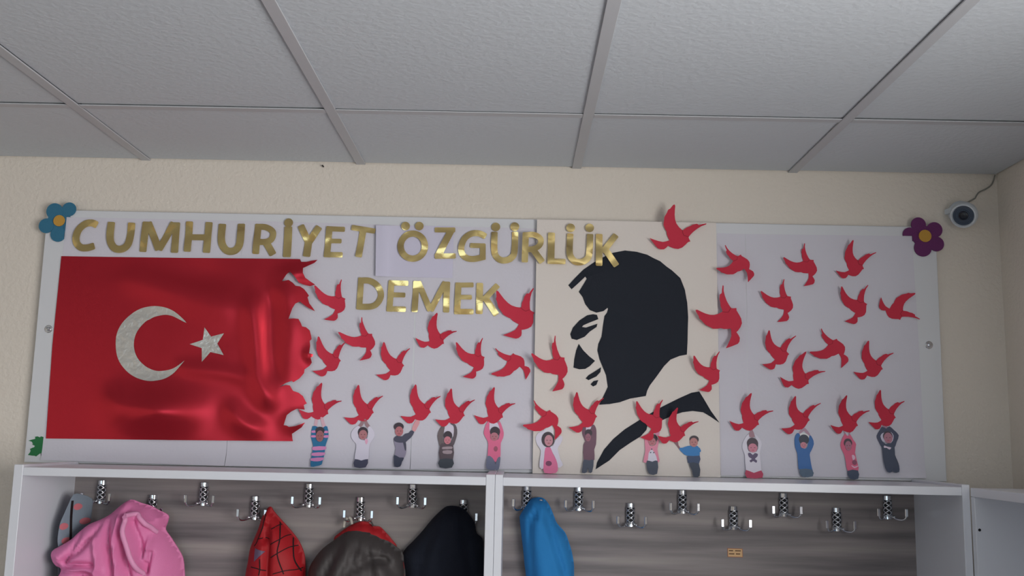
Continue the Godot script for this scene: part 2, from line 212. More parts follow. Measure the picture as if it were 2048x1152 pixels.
	cutout("paper photo cutout of a boy in a bright blue jacket reaching left", 0.0352, [
		["hand", Color(0.568, 0.411, 0.448), [411.4, 1653.3, 425.7, 1652.8, 428.4, 1640.4, 434.5, 1631.1, 431.4, 1627.7, 423, 1639]],
		["vest", Color(0.238, 0.312, 0.448), [452.6, 1615.3, 483, 1617.3, 481.1, 1592.3, 455.5, 1593.1, 451.7, 1600.4]],
		["jacket", Color(0.186, 0.500, 0.762), [432.2, 1633.1, 439.3, 1633.9, 453, 1638.5, 477.7, 1639.4, 487.4, 1626.8, 483.7, 1622, 481.8, 1613.9, 450.2, 1613.2, 439.3, 1619.7, 430.8, 1628.3]],
		["trousers", Color(0.217, 0.259, 0.332), [455.2, 1594.1, 481.1, 1593, 482.3, 1561.9, 466.2, 1558.9, 462.2, 1576.5]],
		["hair", Color(0.254, 0.217, 0.254), [469.6, 1655.9, 12.2, 10]],
		["face", Color(0.751, 0.516, 0.516), [468.4, 1648, 10.6, 11.9]],
		["eye", Color(0.332, 0.228, 0.254), [464.3, 1648.5, 1.7, 0.8]],
		["eye", Color(0.332, 0.228, 0.254), [472.6, 1648.7, 1.7, 0.8]],
		["mouth", Color(0.647, 0.280, 0.332), [468.4, 1642.2, 3.2, 0.8]]])
	cutout("paper photo cutout of a child with dark bow on white top, red shorts", 0.0224, [
		["hand", Color(0.677, 0.523, 0.572), [621.4, 1685.6, 625.9, 1685.7, 632.2, 1666.2, 617.1, 1665.9]],
		["top", Color(0.892, 0.880, 0.930), [616.8, 1671.1, 617.6, 1658.7, 611.8, 1644.3, 615.5, 1627.5, 636.5, 1627.9, 640.8, 1644.9, 636, 1659.1, 632, 1672.1, 635.9, 1670.9, 645, 1660.6, 650.3, 1647.7, 644.4, 1624.2, 646.2, 1577.6, 626.5, 1571.4, 606.6, 1578, 604.9, 1618.1, 598.3, 1636.2, 601.4, 1653.2, 612.2, 1670.4]],
		["shorts", Color(0.769, 0.289, 0.412), [606.3, 1579.3, 626.5, 1572.3, 646.2, 1578.9, 647.5, 1560.6, 606.4, 1559.7]],
		["bow", Color(0.388, 0.339, 0.462), [613.1, 1622.2, 619.4, 1623.9, 625.9, 1618.6, 631.2, 1623.6, 638.8, 1621.4, 637.6, 1614.9, 631, 1608.3, 636.4, 1604.5, 634.1, 1598.3, 626.3, 1602.8, 620.3, 1598.8, 616.9, 1604.1, 623.1, 1608.1, 615.3, 1613.2]],
		["hair", Color(0.308, 0.265, 0.308), [625.7, 1648.5, 15, 15]],
		["face", Color(0.830, 0.535, 0.615), [626.2, 1636.8, 12, 11.8]],
		["eye", Color(0.400, 0.277, 0.308), [621.4, 1637.2, 1.9, 0.8]],
		["eye", Color(0.400, 0.277, 0.308), [630.9, 1637.4, 1.9, 0.8]],
		["mouth", Color(0.769, 0.339, 0.400), [626.1, 1631.1, 3.6, 0.8]]])
	cutout("paper photo cutout of a child in an all-blue sweater, arms raised", 0.0224, [
		["hand", Color(0.738, 0.597, 0.677), [758.6, 1691.1, 767, 1691.2, 780.2, 1673.2, 772.3, 1673, 762.7, 1683.9, 751.9, 1675.2, 747.8, 1677.8]],
		["paper", Color(0.930, 0.930, 0.930), [750.6, 1675.9, 763.9, 1678.7, 775.5, 1671.8, 775.3, 1660.7, 750.3, 1660.2]],
		["sweater", Color(0.228, 0.437, 0.695), [746.1, 1678.4, 752.1, 1673.3, 750.3, 1660.2, 752.5, 1643.3, 762.9, 1637.7, 770.9, 1643.7, 776.9, 1673.1, 784.6, 1665.5, 787.9, 1650.6, 780.1, 1632.2, 775.7, 1621.7, 779.7, 1588.1, 778.8, 1577.1, 748.5, 1581.7, 744.1, 1591.3, 743.3, 1623.6, 738, 1640.4, 736.8, 1659.9, 739.7, 1671.7]],
		["trousers", Color(0.369, 0.449, 0.535), [747.6, 1584.2, 779.3, 1583.6, 779.2, 1567.2, 750.5, 1565.3]],
		["hair", Color(0.265, 0.277, 0.339), [761.9, 1661.7, 13.4, 13.1]],
		["face", Color(0.830, 0.554, 0.615), [760.2, 1646.7, 8.3, 8.3]],
		["eye", Color(0.400, 0.277, 0.308), [757, 1647.1, 1.3, 0.6]],
		["eye", Color(0.400, 0.277, 0.308), [763.5, 1647.2, 1.3, 0.6]],
		["mouth", Color(0.769, 0.339, 0.400), [760.1, 1642.7, 2.5, 0.6]]])
	cutout("paper photo cutout of a child in pink with a white printed front, second from right", 0.0224, [
		["forearm", Color(0.707, 0.584, 0.646), [866.4, 1686.4, 870.2, 1684.4, 874.3, 1676.7, 870.5, 1675.2]],
		["forearm", Color(0.707, 0.584, 0.646), [879.8, 1678.2, 882.5, 1684.7, 884.9, 1684, 883.2, 1675.4]],
		["sweater", Color(0.892, 0.412, 0.548), [869.7, 1678.7, 878.1, 1672.5, 884, 1678, 893.8, 1661.5, 899.3, 1651.7, 895.5, 1630.4, 900.6, 1602.3, 900.7, 1583.3, 873.7, 1581.3, 870.3, 1601.7, 866.7, 1624.1, 859.1, 1640.9, 858.7, 1655.1]],
		["trousers", Color(0.289, 0.339, 0.425), [872.3, 1582.7, 900, 1584.3, 896.5, 1563.2, 876, 1562.2]],
		["print", Color(0.930, 0.769, 0.861), [886.4, 1623.1, 892.4, 1623.5, 895.3, 1616.3, 889.1, 1609.8]],
		["print", Color(0.597, 0.326, 0.437), [892.5, 1604.9, 6.1, 6.5]],
		["print", Color(0.930, 0.769, 0.861), [884.8, 1597.7, 891.5, 1593.4, 900.4, 1596.7, 900.3, 1594.1, 891.4, 1590.1, 884.4, 1594.9]],
		["hair", Color(0.308, 0.265, 0.308), [877.6, 1654.8, 10.9, 11.9]],
		["face", Color(0.707, 0.462, 0.554), [878.1, 1647.7, 8.7, 12.5]],
		["eye", Color(0.400, 0.277, 0.308), [874.7, 1648.2, 1.4, 0.9]],
		["eye", Color(0.400, 0.277, 0.308), [881.6, 1648.4, 1.4, 0.9]],
		["mouth", Color(0.769, 0.339, 0.400), [877.9, 1641.6, 2.6, 0.9]]])
	cutout("paper photo cutout of a child in dark navy, rightmost of the row", 0.0224, [
		["hand", Color(0.707, 0.554, 0.646), [972.4, 1706.4, 982.7, 1706.7, 982.2, 1693.8, 972.6, 1693.6]],
		["paper", Color(0.861, 0.843, 0.923), [963.7, 1682.8, 980.3, 1688.8, 999.5, 1685, 998.3, 1670.7, 992.1, 1657.9, 965.1, 1663]],
		["sleeve", Color(0.289, 0.314, 0.412), [969, 1699.2, 980.6, 1694.5, 981.7, 1686.7, 970.1, 1682.9, 964.1, 1674.3, 969.3, 1660.2, 977.7, 1653.3, 970.1, 1640.4, 957.7, 1662.8, 954.4, 1675.5, 963.2, 1690.6]],
		["sleeve", Color(0.289, 0.314, 0.412), [980.6, 1694.5, 989.4, 1700.7, 1000.5, 1691.4, 1012.6, 1678.1, 1006.5, 1661, 998.7, 1643.8, 990.6, 1655, 996.6, 1663.6, 999.2, 1676.4, 993.1, 1685.5, 981, 1686.7]],
		["body", Color(0.265, 0.302, 0.388), [966.8, 1650.2, 977.7, 1654.7, 990.6, 1656.4, 999.7, 1649.5, 999.8, 1626.9, 1004.7, 1612.9, 1008.7, 1597.5, 1006.7, 1582.7, 993.6, 1581, 989.5, 1585.2, 985, 1580.9, 974.9, 1583, 968.6, 1606.5, 966.8, 1637.5]],
		["bow", Color(0.930, 0.861, 0.930), [972.5, 1650.4, 980.3, 1647.7, 990.9, 1645.4, 986, 1640, 978.8, 1644.6, 971.9, 1644.4]],
		["hair", Color(0.308, 0.265, 0.308), [983.4, 1674.7, 12.8, 13.4]],
		["face", Color(0.738, 0.511, 0.584), [984, 1670.4, 11.3, 14]],
		["eye", Color(0.400, 0.277, 0.308), [979.5, 1671, 1.8, 1]],
		["eye", Color(0.400, 0.277, 0.308), [988.5, 1671.2, 1.8, 1]],
		["mouth", Color(0.769, 0.339, 0.400), [983.7, 1663.6, 3.4, 1]]])
	cabinets()
	hooks()
	garments()
	security_camera()

func window_light(at: Vector3, turn: float, size: Vector2, c: Color, e: float) -> void:
	var l := AreaLight3D.new()
	l.name = numbered("window_daylight")
	l.area_size = size
	l.light_color = c
	l.light_energy = e
	l.shadow_enabled = true
	l.area_range = 12.0
	l.area_attenuation = 2.0
	l.position = at
	l.rotation.y = turn
	add_child(l)


func materials() -> void:
	speckle_noise.seed = 5
	speckle_noise.frequency = 220.0
	noise_a.seed = 11
	noise_a.frequency = 14.0
	noise_a.fractal_octaves = 2
	var fine := noise_tex(0.04, 3, [], true, 3.0)
	var plaster := noise_tex(0.025, 7, [], true, 6.0)
	var weave := noise_tex(0.12, 9, [], true, 3.0, 256, 2)
	M.wall = mat(Color(0.893, 0.862, 0.82), 0.9, 0.0, plaster, Vector3.ONE * 4.5, 0.5)
	M.tile = mat(Color(0.80, 0.825, 0.85), 0.95, 0.0, fine, Vector3.ONE * 2.5, 0.35)
	M.grid = mat(Color(0.74, 0.75, 0.77), 0.5)
	M.floor = mat(Color(0.45, 0.44, 0.44), 0.5)
	M.melamine = mat(Color(0.86, 0.87, 0.90), 0.32)
	M.board = mat(Color(0.86, 0.87, 0.89), 0.35)
	M.paper = mat(Color(0.845, 0.838, 0.88), 0.85, 0.0, fine, Vector3.ONE * 4.0, 0.15)
	M.patch = mat(Color(0.83, 0.82, 0.90), 0.75)
	M.cream = mat(Color(0.90, 0.87, 0.845), 0.8, 0.0, fine, Vector3.ONE * 4.0, 0.15)
	M.black = mat(Color(0.13, 0.15, 0.19), 0.95, 0.0, fine, Vector3.ONE * 9.0, 0.9)
	M.bird = mat(Color(0.80, 0.185, 0.28), 0.8, 0.0, fine, Vector3.ONE * 6.0, 0.2)
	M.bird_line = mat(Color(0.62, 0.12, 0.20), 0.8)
	M.foil = mat(Color(0.78, 0.185, 0.24), 0.27, 0.85)
	M.silver = mat(Color(0.86, 0.85, 0.83), 0.28, 0.8, fine, Vector3.ONE * 2.0, 0.3)
	M.gold = mat(Color(0.88, 0.78, 0.53), 0.12, 1.0, noise_tex(0.006, 21, [], true, 8.0), Vector3.ONE * 1.2, 0.5)
	M.blue_felt = mat(Color(0.22, 0.46, 0.58), 0.95, 0.0, weave, Vector3.ONE * 12.0, 0.6)
	M.purple_felt = mat(Color(0.42, 0.19, 0.40), 0.95, 0.0, weave, Vector3.ONE * 12.0, 0.6)
	M.heart = mat(Color(0.78, 0.60, 0.27), 0.95, 0.0, weave, Vector3.ONE * 12.0, 0.6)
	M.leaf = mat(Color(0.16, 0.46, 0.27), 0.85)
	M.stem = mat(Color(0.40, 0.36, 0.42), 0.85)
	M.chrome = mat(Color(0.82, 0.83, 0.85), 0.12, 1.0)
	M.dark = mat(Color(0.05, 0.05, 0.06), 0.6)
	M.ink_dark = mat(Color(0.04, 0.04, 0.05), 0.95)
	M.slot = mat(Color(0.12, 0.12, 0.13), 0.7)
	var wood := StandardMaterial3D.new()
	wood.roughness = 0.5
	wood.albedo_texture = noise_tex(0.0042, 31, [Color(0.38, 0.355, 0.365), Color(0.47, 0.445, 0.45), Color(0.545, 0.515, 0.515), Color(0.60, 0.57, 0.56), Color(0.66, 0.63, 0.615)], false, 4.0, 1024, 7)
	wood.uv1_triplanar = true
	wood.uv1_world_triplanar = true
	wood.uv1_scale = Vector3(0.22, 4.2, 1.0)
	wood.detail_enabled = true
	wood.detail_blend_mode = BaseMaterial3D.BLEND_MODE_MUL
	M.wood = wood
	M.plastic = mat(Color(0.84, 0.87, 0.90), 0.4)
	M.lens = mat(Color(0.26, 0.31, 0.38), 0.3)
	M.lens_dark = mat(Color(0.12, 0.145, 0.19), 0.3)
	M.cable = mat(Color(0.55, 0.55, 0.52), 0.7)
	M.frame = mat(Color(0.88, 0.89, 0.9), 0.4)
	var g := StandardMaterial3D.new()
	g.transparency = BaseMaterial3D.TRANSPARENCY_ALPHA
	g.albedo_color = Color(0.95, 0.98, 1.0, 0.06)
	g.roughness = 0.02
	M.glass = g
	M.pink = mat(Color(0.89, 0.50, 0.70), 0.6, 0.0, weave, Vector3.ONE * 14.0, 0.35)
	M.pink_rim = mat(Color(0.92, 0.62, 0.78), 0.6, 0.0, weave, Vector3.ONE * 14.0, 0.35)
	M.red = mat(Color(0.66, 0.05, 0.10), 0.65, 0.0, weave, Vector3.ONE * 14.0, 0.35)
	M.navy = mat(Color(0.055, 0.085, 0.15), 0.9, 0.0, weave, Vector3.ONE * 14.0, 0.4)
	M.blue = mat(Color(0.14, 0.50, 0.76), 0.85, 0.0, weave, Vector3.ONE * 16.0, 0.4)
	M.brown = mat(Color(0.255, 0.235, 0.235), 0.6, 0.0, weave, Vector3.ONE * 14.0, 0.3)
	M.grey = mat(Color(0.50, 0.55, 0.60), 0.85, 0.0, weave, Vector3.ONE * 14.0, 0.3)
	M.dot = mat(Color(0.80, 0.45, 0.49), 0.85)
	M.seam = mat(Color(0.10, 0.04, 0.06), 0.85)
	M.patch_grey = mat(Color(0.42, 0.36, 0.46), 0.6)
	M.loop = mat(Color(0.72, 0.70, 0.66), 0.8)
	M.sticker = mat(Color(0.86, 0.70, 0.50), 0.5)
	M.ink = mat(Color(0.42, 0.30, 0.20), 0.8)
	M.sticker_edge = mat(Color(0.66, 0.42, 0.30), 0.6)
	for k in M: M[k].cull_mode = BaseMaterial3D.CULL_DISABLED

func room() -> void:
	var t := 0.15
	single("wall_back", "cream textured plaster wall behind the display board and coat cabinets", "wall", box(Vector3(LEFT - t, 0, -t), Vector3(RIGHT + t, CEIL + 0.08, 0)), M.wall, Vector3.ZERO, "", "structure")
	single("wall_left", "plain cream side wall far to the left, out of view", "wall", box(Vector3(LEFT - t, 0, 0), Vector3(LEFT, CEIL + 0.08, BACK)), M.wall, Vector3.ZERO, "", "structure")
	var wr := thing("wall_right", "cream side wall meeting the corner beside the security camera", "wall", Vector3(RIGHT, 0, 0), "", "structure")
	var z0 := 1.6
	var z1 := 3.9
	for b in [[0.0, CEIL + 0.08, 0.0, z0], [0.0, CEIL + 0.08, z1, BACK], [0.0, 0.95, z0, z1], [2.05, CEIL + 0.08, z0, z1]]:
		part(wr, "wall_section", box(Vector3(0, b[0], b[2]), Vector3(t, b[1], b[3]), 0.0), M.wall)
	var wb := thing("wall_front", "cream wall behind the photographer with a window", "wall", Vector3(0, 0, BACK), "", "structure")
	for b in [[LEFT - t, RIGHT + t, 0.0, 0.95], [LEFT - t, RIGHT + t, 2.05, CEIL + 0.08], [LEFT - t, -2.1, 0.95, 2.05], [-0.3, RIGHT + t, 0.95, 2.05]]:
		part(wb, "wall_section", box(Vector3(b[0], b[2], 0), Vector3(b[1], b[3], t), 0.0), M.wall)
	single("floor", "dull brown floor of the classroom", "floor", box(Vector3(LEFT - t, -0.1, -t), Vector3(RIGHT + t, 0, BACK + t)), M.floor, Vector3.ZERO, "", "structure")
	# windows: frame bars and panes
	var w1 := thing("window_1", "white framed window in the right wall", "window", Vector3(RIGHT + 0.1, 0.95, z0), "", "structure")
	for k in 4: part(w1, "frame_bar", box(Vector3(-0.025, 0, 2.3 * k / 3.0 - 0.025), Vector3(0.025, 1.1, 2.3 * k / 3.0 + 0.025), 0.003), M.frame)
	for y in [0.0, 1.1]: part(w1, "frame_bar", box(Vector3(-0.025, y - 0.025, 0), Vector3(0.025, y + 0.025, 2.3), 0.003), M.frame)
	for k in 3: part(w1, "pane", box(Vector3(-0.003, 0.02, 2.3 * k / 3.0 + 0.025), Vector3(0.003, 1.08, 2.3 * (k + 1) / 3.0 - 0.025), 0.0), M.glass)
	var w2 := thing("window_2", "white framed window in the wall behind the photographer", "window", Vector3(-2.1, 0.95, BACK + 0.1), "", "structure")
	for k in 3: part(w2, "frame_bar", box(Vector3(1.8 * k / 2.0 - 0.025, 0, -0.025), Vector3(1.8 * k / 2.0 + 0.025, 1.1, 0.025), 0.003), M.frame)
	for y in [0.0, 1.1]: part(w2, "frame_bar", box(Vector3(0, y - 0.025, -0.025), Vector3(1.8, y + 0.025, 0.025), 0.003), M.frame)
	for k in 2: part(w2, "pane", box(Vector3(1.8 * k / 2.0 + 0.025, 0.02, -0.003), Vector3(1.8 * (k + 1) / 2.0 - 0.025, 1.08, 0.003), 0.0), M.glass)
	# suspended ceiling: slab, tiles and T bars
	var c := thing("ceiling", "suspended ceiling of large pale tiles between grey metal bars", "ceiling", Vector3(0, CEIL, 0), "", "structure")
	part(c, "slab", box(Vector3(LEFT, 0.05, 0), Vector3(RIGHT, 0.12, BACK), 0.0), M.tile)
	var xs := [LEFT + 0.003]
	for k in range(-3, 4): xs.append(-0.4465 + 0.6003 * (k - 0))
	xs.append(RIGHT - 0.003)
	xs.sort()
	var clean := []
	for x in xs:
		if x >= LEFT and x <= RIGHT: clean.append(x)
	var zs := [0.005, 0.4525, 1.66, 2.86, 4.06, 5.26, BACK - 0.003]
	var rng := RandomNumberGenerator.new()
	rng.seed = 4
	for i in clean.size() - 1:
		for j in zs.size() - 1:
			var a := Vector3(clean[i] + (0.0095 if i > 0 else 0.0), 0, zs[j] + (0.0095 if j > 0 else 0.0))
			var b := Vector3(clean[i + 1] - (0.0095 if i < clean.size() - 2 else 0.0), 0.016, zs[j + 1] - (0.0095 if j < zs.size() - 2 else 0.0))
			var up := 0.0035 + rng.randf() * 0.0025
			part(c, "ceiling_tile", box(a + Vector3(0, up, 0), b + Vector3(0, up, 0), 0.002), M.tile)
	for i in range(1, clean.size() - 1):
		part(c, "grid_bar", box(Vector3(clean[i] - 0.0125, 0, 0.0), Vector3(clean[i] + 0.0125, 0.0034, BACK), 0.0006), M.grid)
		part(c, "grid_web", box(Vector3(clean[i] - 0.002, 0.003, 0.0), Vector3(clean[i] + 0.002, 0.05, BACK), 0.0), M.grid)
	for j in range(1, zs.size() - 1):
		for i in clean.size() - 1:
			part(c, "grid_bar", box(Vector3(clean[i] + 0.0128, 0.0006, zs[j] - 0.0115), Vector3(clean[i + 1] - 0.0128, 0.0034, zs[j] + 0.0115), 0.0006), M.grid)
	single("nail", "tiny dark nail at the top of the wall, under the ceiling edge", "nail", tube(PackedVector3Array([Vector3(0, 0, 0), Vector3(0, 0, 0.012)]), 0.0022, 8), M.dark, Vector3(-0.5515, 2.386, 0))

func board() -> void:
	var b := thing("display_board", "long white display board with plain border, screwed to the wall", "board", Vector3(-0.0825, SHELF + 0.001, 0))
	part(b, "panel", box(Vector3(-1.2185, 0, 0.0), Vector3(1.2185, 2.2435 - SHELF - 0.001, 0.020), 0.0015), M.board)
	var s := P(SCREWS)
	for q in s:
		var w := part(b, "washer", lathe([Vector2(0, 0.0), Vector2(0.0105, 0.0), Vector2(0.0105, 0.0012), Vector2(0.009, 0.002), Vector2(0, 0.002)], 24), M.chrome, Vector3(q.x, q.y, 0.020) - b.position)
		part(w, "screw_head", lathe([Vector2(0.0065, 0.001), Vector2(0.0062, 0.0035), Vector2(0.0045, 0.0058), Vector2(0.002, 0.0068), Vector2(0, 0.007)], 20), M.chrome)

func curl(p: Vector2) -> float:
	var t := clampf((SHELF + 0.042 - p.y) / 0.04, 0.0, 1.0)
	return 0.010 * t * t * (0.85 + 0.25 * sin(p.x * 7.0 + 1.0))

func papers() -> void:
	var i := 0
	for s in SHEETS:
		var zb := 0.0204 + (0.0004 if i % 2 == 1 else 0.0) + (0.0012 if i == 3 else 0.0)
		var h: Callable
		var lo := 1e9
		for k in range(1, s[1].size(), 2): lo = minf(lo, s[1][k])
		if s[2] == 1: h = func(p): return zb + curl(p) + 0.0012 * (0.5 + 0.5 * sin(p.x * 23.0 + p.y * 5.0)) * clampf((SHELF + 0.25 - p.y) / 0.2, 0.0, 1.0)
		else: h = func(p): return zb + 0.009 * pow(clampf((-0.325 - p.x) / 0.05, 0.0, 1.0), 2.0)
		var out := P(s[1])
		for k in out.size(): out[k].y = maxf(out[k].y, SHELF + 0.003)
		single("paper_sheet", s[0], "paper", sheet([out], Vector3(out[0].x, out[0].y, 0.02), h, 0.0003, 0.015, 0.022), M.patch if i == 3 else M.paper, Vector3(out[0].x, out[0].y, 0.02), "white sheets covering the board")
		i += 1

func flag_z(p: Vector2) -> float:
	var x := (p.x + 1.24) / 0.72
	var z := 0.0225 + 0.006 * smoothstep(0.25, 0.75, x)
	for b in FLAG_BUMPS:
		var dx: float = (p.x - b[0]) / b[2]
		var dy: float = (p.y - b[1]) / b[3]
		z += b[4] * exp(-dx * dx - dy * dy)
	for r in FLAG_RIDGES:
		for q in r[0]: z += r[2] * 0.33 * exp(-p.distance_squared_to(q) / (r[1] * r[1]))
	z += 0.0012 * noise_a.get_noise_2d(p.x * 0.35, p.y * 0.35) * smoothstep(0.2, 0.5, x)
	return 0.0222 + 0.001 * log(1.0 + exp((z - 0.0222) / 0.001))

func resample_open(l: PackedVector2Array, step: float) -> PackedVector2Array:
	var r := PackedVector2Array([l[0]])
	var acc := 0.0
	for i in l.size() - 1:
		var d := l[i].distance_to(l[i + 1])
		while acc + d >= step * r.size():
			r.append(l[i].lerp(l[i + 1], (step * r.size() - acc) / d))
		acc += d
	return r

func flag() -> void:
	var o := Vector3(-0.9, SHELF + 0.06, 0.02)
	var f := thing("foil_flag", "shiny red foil flag with white crescent and star, right edge cut into birds", "flag", o)
	for r in FLAG_RIDGE_LINES: FLAG_RIDGES.append([resample_open(curve(P(r[0]), 6, false), r[1] * 0.6), r[1], r[2]])
	part(f, "foil_sheet", sheet([P(FLAG)], o, flag_z, 0.0003, 0.006, 0.0095), M.foil)
	var up := func(p): return flag_z(p) + 0.0016
	part(f, "crescent", sheet([curve(P(CRESCENT), 3)], o, up, 0.0005, 0.006, 0.012), M.silver)
	part(f, "star", sheet([P(STAR)], o, up, 0.0005, 0.006, 0.01), M.silver)

func speckle(p: Vector2) -> float:
	return 0.0356 + 0.0005 * speckle_noise.get_noise_2d(p.x, p.y)

func portrait() -> void:
	var q := P(PANEL)
	for k in [2, 3]: q[k].y = SHELF + 0.001
	var o := Vector3((q[2].x + q[3].x) * 0.5, SHELF + 0.001, 0.02)
	var panel := thing("portrait_panel", "tall cream panel with a black stencil-style profile of a man's head", "panel", o)
	part(panel, "backing_board", sheet([q], o, flat(0.034), 0.011, 0.1), M.cream)
	var black: Material = M.black
	part(panel, "silhouette_head", sheet([P([254, 2151.6, 285.7, 2158.4, 317.5, 2155.4, 345.7, 2148.1, 363.3, 2138.8, 380.9, 2130.9, 398.5, 2116.2, 412.5, 2106.5, 435.3, 2085.6, 447.4, 2053.8, 453.5, 2018.5, 455.7, 1979.8, 454.5, 1944.6, 453.6, 1911.3, 451.7, 1879.2, 432.6, 1875.3, 408.3, 1865.1, 390.9, 1847.4, 373.5, 1822.8, 352.8, 1794.8, 345.9, 1780.8, 342.4, 1767, 301, 1759.3, 273.5, 1749.1, 245.9, 1743.7, 218.4, 1741.4, 228.6, 1761.2, 241.5, 1789, 236.8, 1820, 228, 1840.6, 219.2, 1861.2, 213.1, 1885.5, 215.4, 1902.9, 223.9, 1922.4, 228.2, 1957.6, 231.5, 1978.7, 238.1, 1987.7, 240.9, 1998.3, 239.1, 2000.7, 228.7, 1991.7, 209.5, 1987.1, 191.9, 1993.8, 179.5, 2009.4, 172.3, 2028.7, 161.7, 2042.7, 173.7, 2062.5, 182.7, 2078.7, 178.8, 2084.6, 159.7, 2065.7, 142.3, 2049.4, 133.4, 2059.9, 149, 2078, 173.3, 2103.4, 201.3, 2123.7, 225.9, 2138.5])], o, speckle, 0.0016, 0.004), black)
	part(panel, "silhouette_brow", sheet([P([211.3, 1981.1, 214.8, 1969.6, 192.2, 1960.3, 174.8, 1952.3, 171.4, 1947.6, 181.9, 1946.1, 212.5, 1957.2, 210.5, 1948.4, 192.4, 1935.8, 178.6, 1921.5, 157.8, 1912.3, 143.9, 1915.5, 140.2, 1927.7, 147, 1945.4, 164.2, 1965, 185.1, 1979.5, 200.8, 1982.7])], o, speckle, 0.0016, 0.004), black)
	part(panel, "silhouette_nose", sheet([P([163.2, 1901.9, 175.5, 1884.7, 191.3, 1869.3, 207, 1857.5, 193.3, 1843.3, 181.2, 1835.5, 165.6, 1834.1, 150, 1838.3, 151.5, 1859.8, 156.4, 1884.3])], o, speckle, 0.0016, 0.004), black)
	part(panel, "silhouette_lip", sheet([P([222.8, 1840.5, 221.8, 1828.3, 210.9, 1816, 190.2, 1805.9, 182.2, 1810.2, 190, 1819, 207.3, 1829.8])], o, speckle, 0.0016, 0.004), black)
	part(panel, "silhouette_chin", sheet([P([216.1, 1806.4, 211, 1793.6, 202.4, 1789.2, 195.5, 1795, 204, 1803.8])], o, speckle, 0.0016, 0.004), black)
	part(panel, "silhouette_collar", sheet([P([211.1, 1572.9, 214.4, 1590.8, 233, 1625, 256.8, 1652.6, 287.5, 1678.7, 325.3, 1703.3, 359.7, 1724.5, 387.2, 1740.5, 428.6, 1761.9, 463.2, 1778.1, 483.9, 1782, 497.6, 1759.9, 514.5, 1731.2, 536.6, 1700.9, 514.4, 1715.8, 493.9, 1727.3, 466.4, 1730.2, 438.8, 1726.2, 421.6, 1720, 397.5, 1709.9, 382, 1702.1, 363.1, 1695.6, 347.6, 1695.3, 344.2, 1678.2, 328.8, 1660.8, 301.4, 1643.3, 274, 1624.1, 246.8, 1596.5])], o, speckle, 0.0016, 0.004), black)

func trims() -> void:
	for it in [[FLOWER_BLUE, "blue_flower", "blue felt flower with yellow centre at the board's top left corner", M.blue_felt, 0], [FLOWER_PURPLE, "purple_flower", "purple felt flower with yellow centre at the board's top right corner", M.purple_felt, 1]]:
		var c: Array = it[0]
		var o := Vector3(c[0] * 0.001, c[1] * 0.001, 0.02)
		var f := thing("felt_flower", it[2], "flower", o, "felt corner flowers")
		# clip the petals where the paper sheet covers them
		var cover := P(SHEETS[0][1]) if it[4] == 0 else P(SHEETS[5][1])
		for k in range(0, c.size(), 3):
			var pet := oval(c[k] * 0.001, c[k + 1] * 0.001, c[k + 2] * 0.001, c[k + 2] * 0.001, 26)
			var cut := Geometry2D.clip_polygons(pet, cover)
			for piece in cut:
				part(f, "base" if k == 0 else "petal", sheet([piece], o, flat(0.0235 + 0.0003 * (k / 3)), 0.003, 0.006), it[3])
		var hc := P(FLOWER_HEARTS.slice(it[4] * 3, it[4] * 3 + 3) + [0])
		for piece in Geometry2D.clip_polygons(oval(hc[0].x, hc[0].y, hc[1].x, hc[1].x, 28), cover):
			part(f, "centre", sheet([piece], o, flat(0.0268), 0.003, 0.006), M.heart)
	var lo := Vector3(P(LEAF)[0].x, P(LEAF)[0].y, 0.02)
	var lf := thing("paper_leaf", "green paper leaf tucked under the sheet at the board's bottom left corner", "leaf", lo)
	var pieces := Geometry2D.clip_polygons(P(LEAF), P(SHEETS[0][1]))
	for piece in pieces: part(lf, "blade", sheet([piece], lo, flat(0.0212), 0.0008, 0.004), M.leaf)
	part(lf, "stem", sheet([P(LEAF_STEM)], lo, flat(0.0208), 0.0006, 0.01), M.stem)

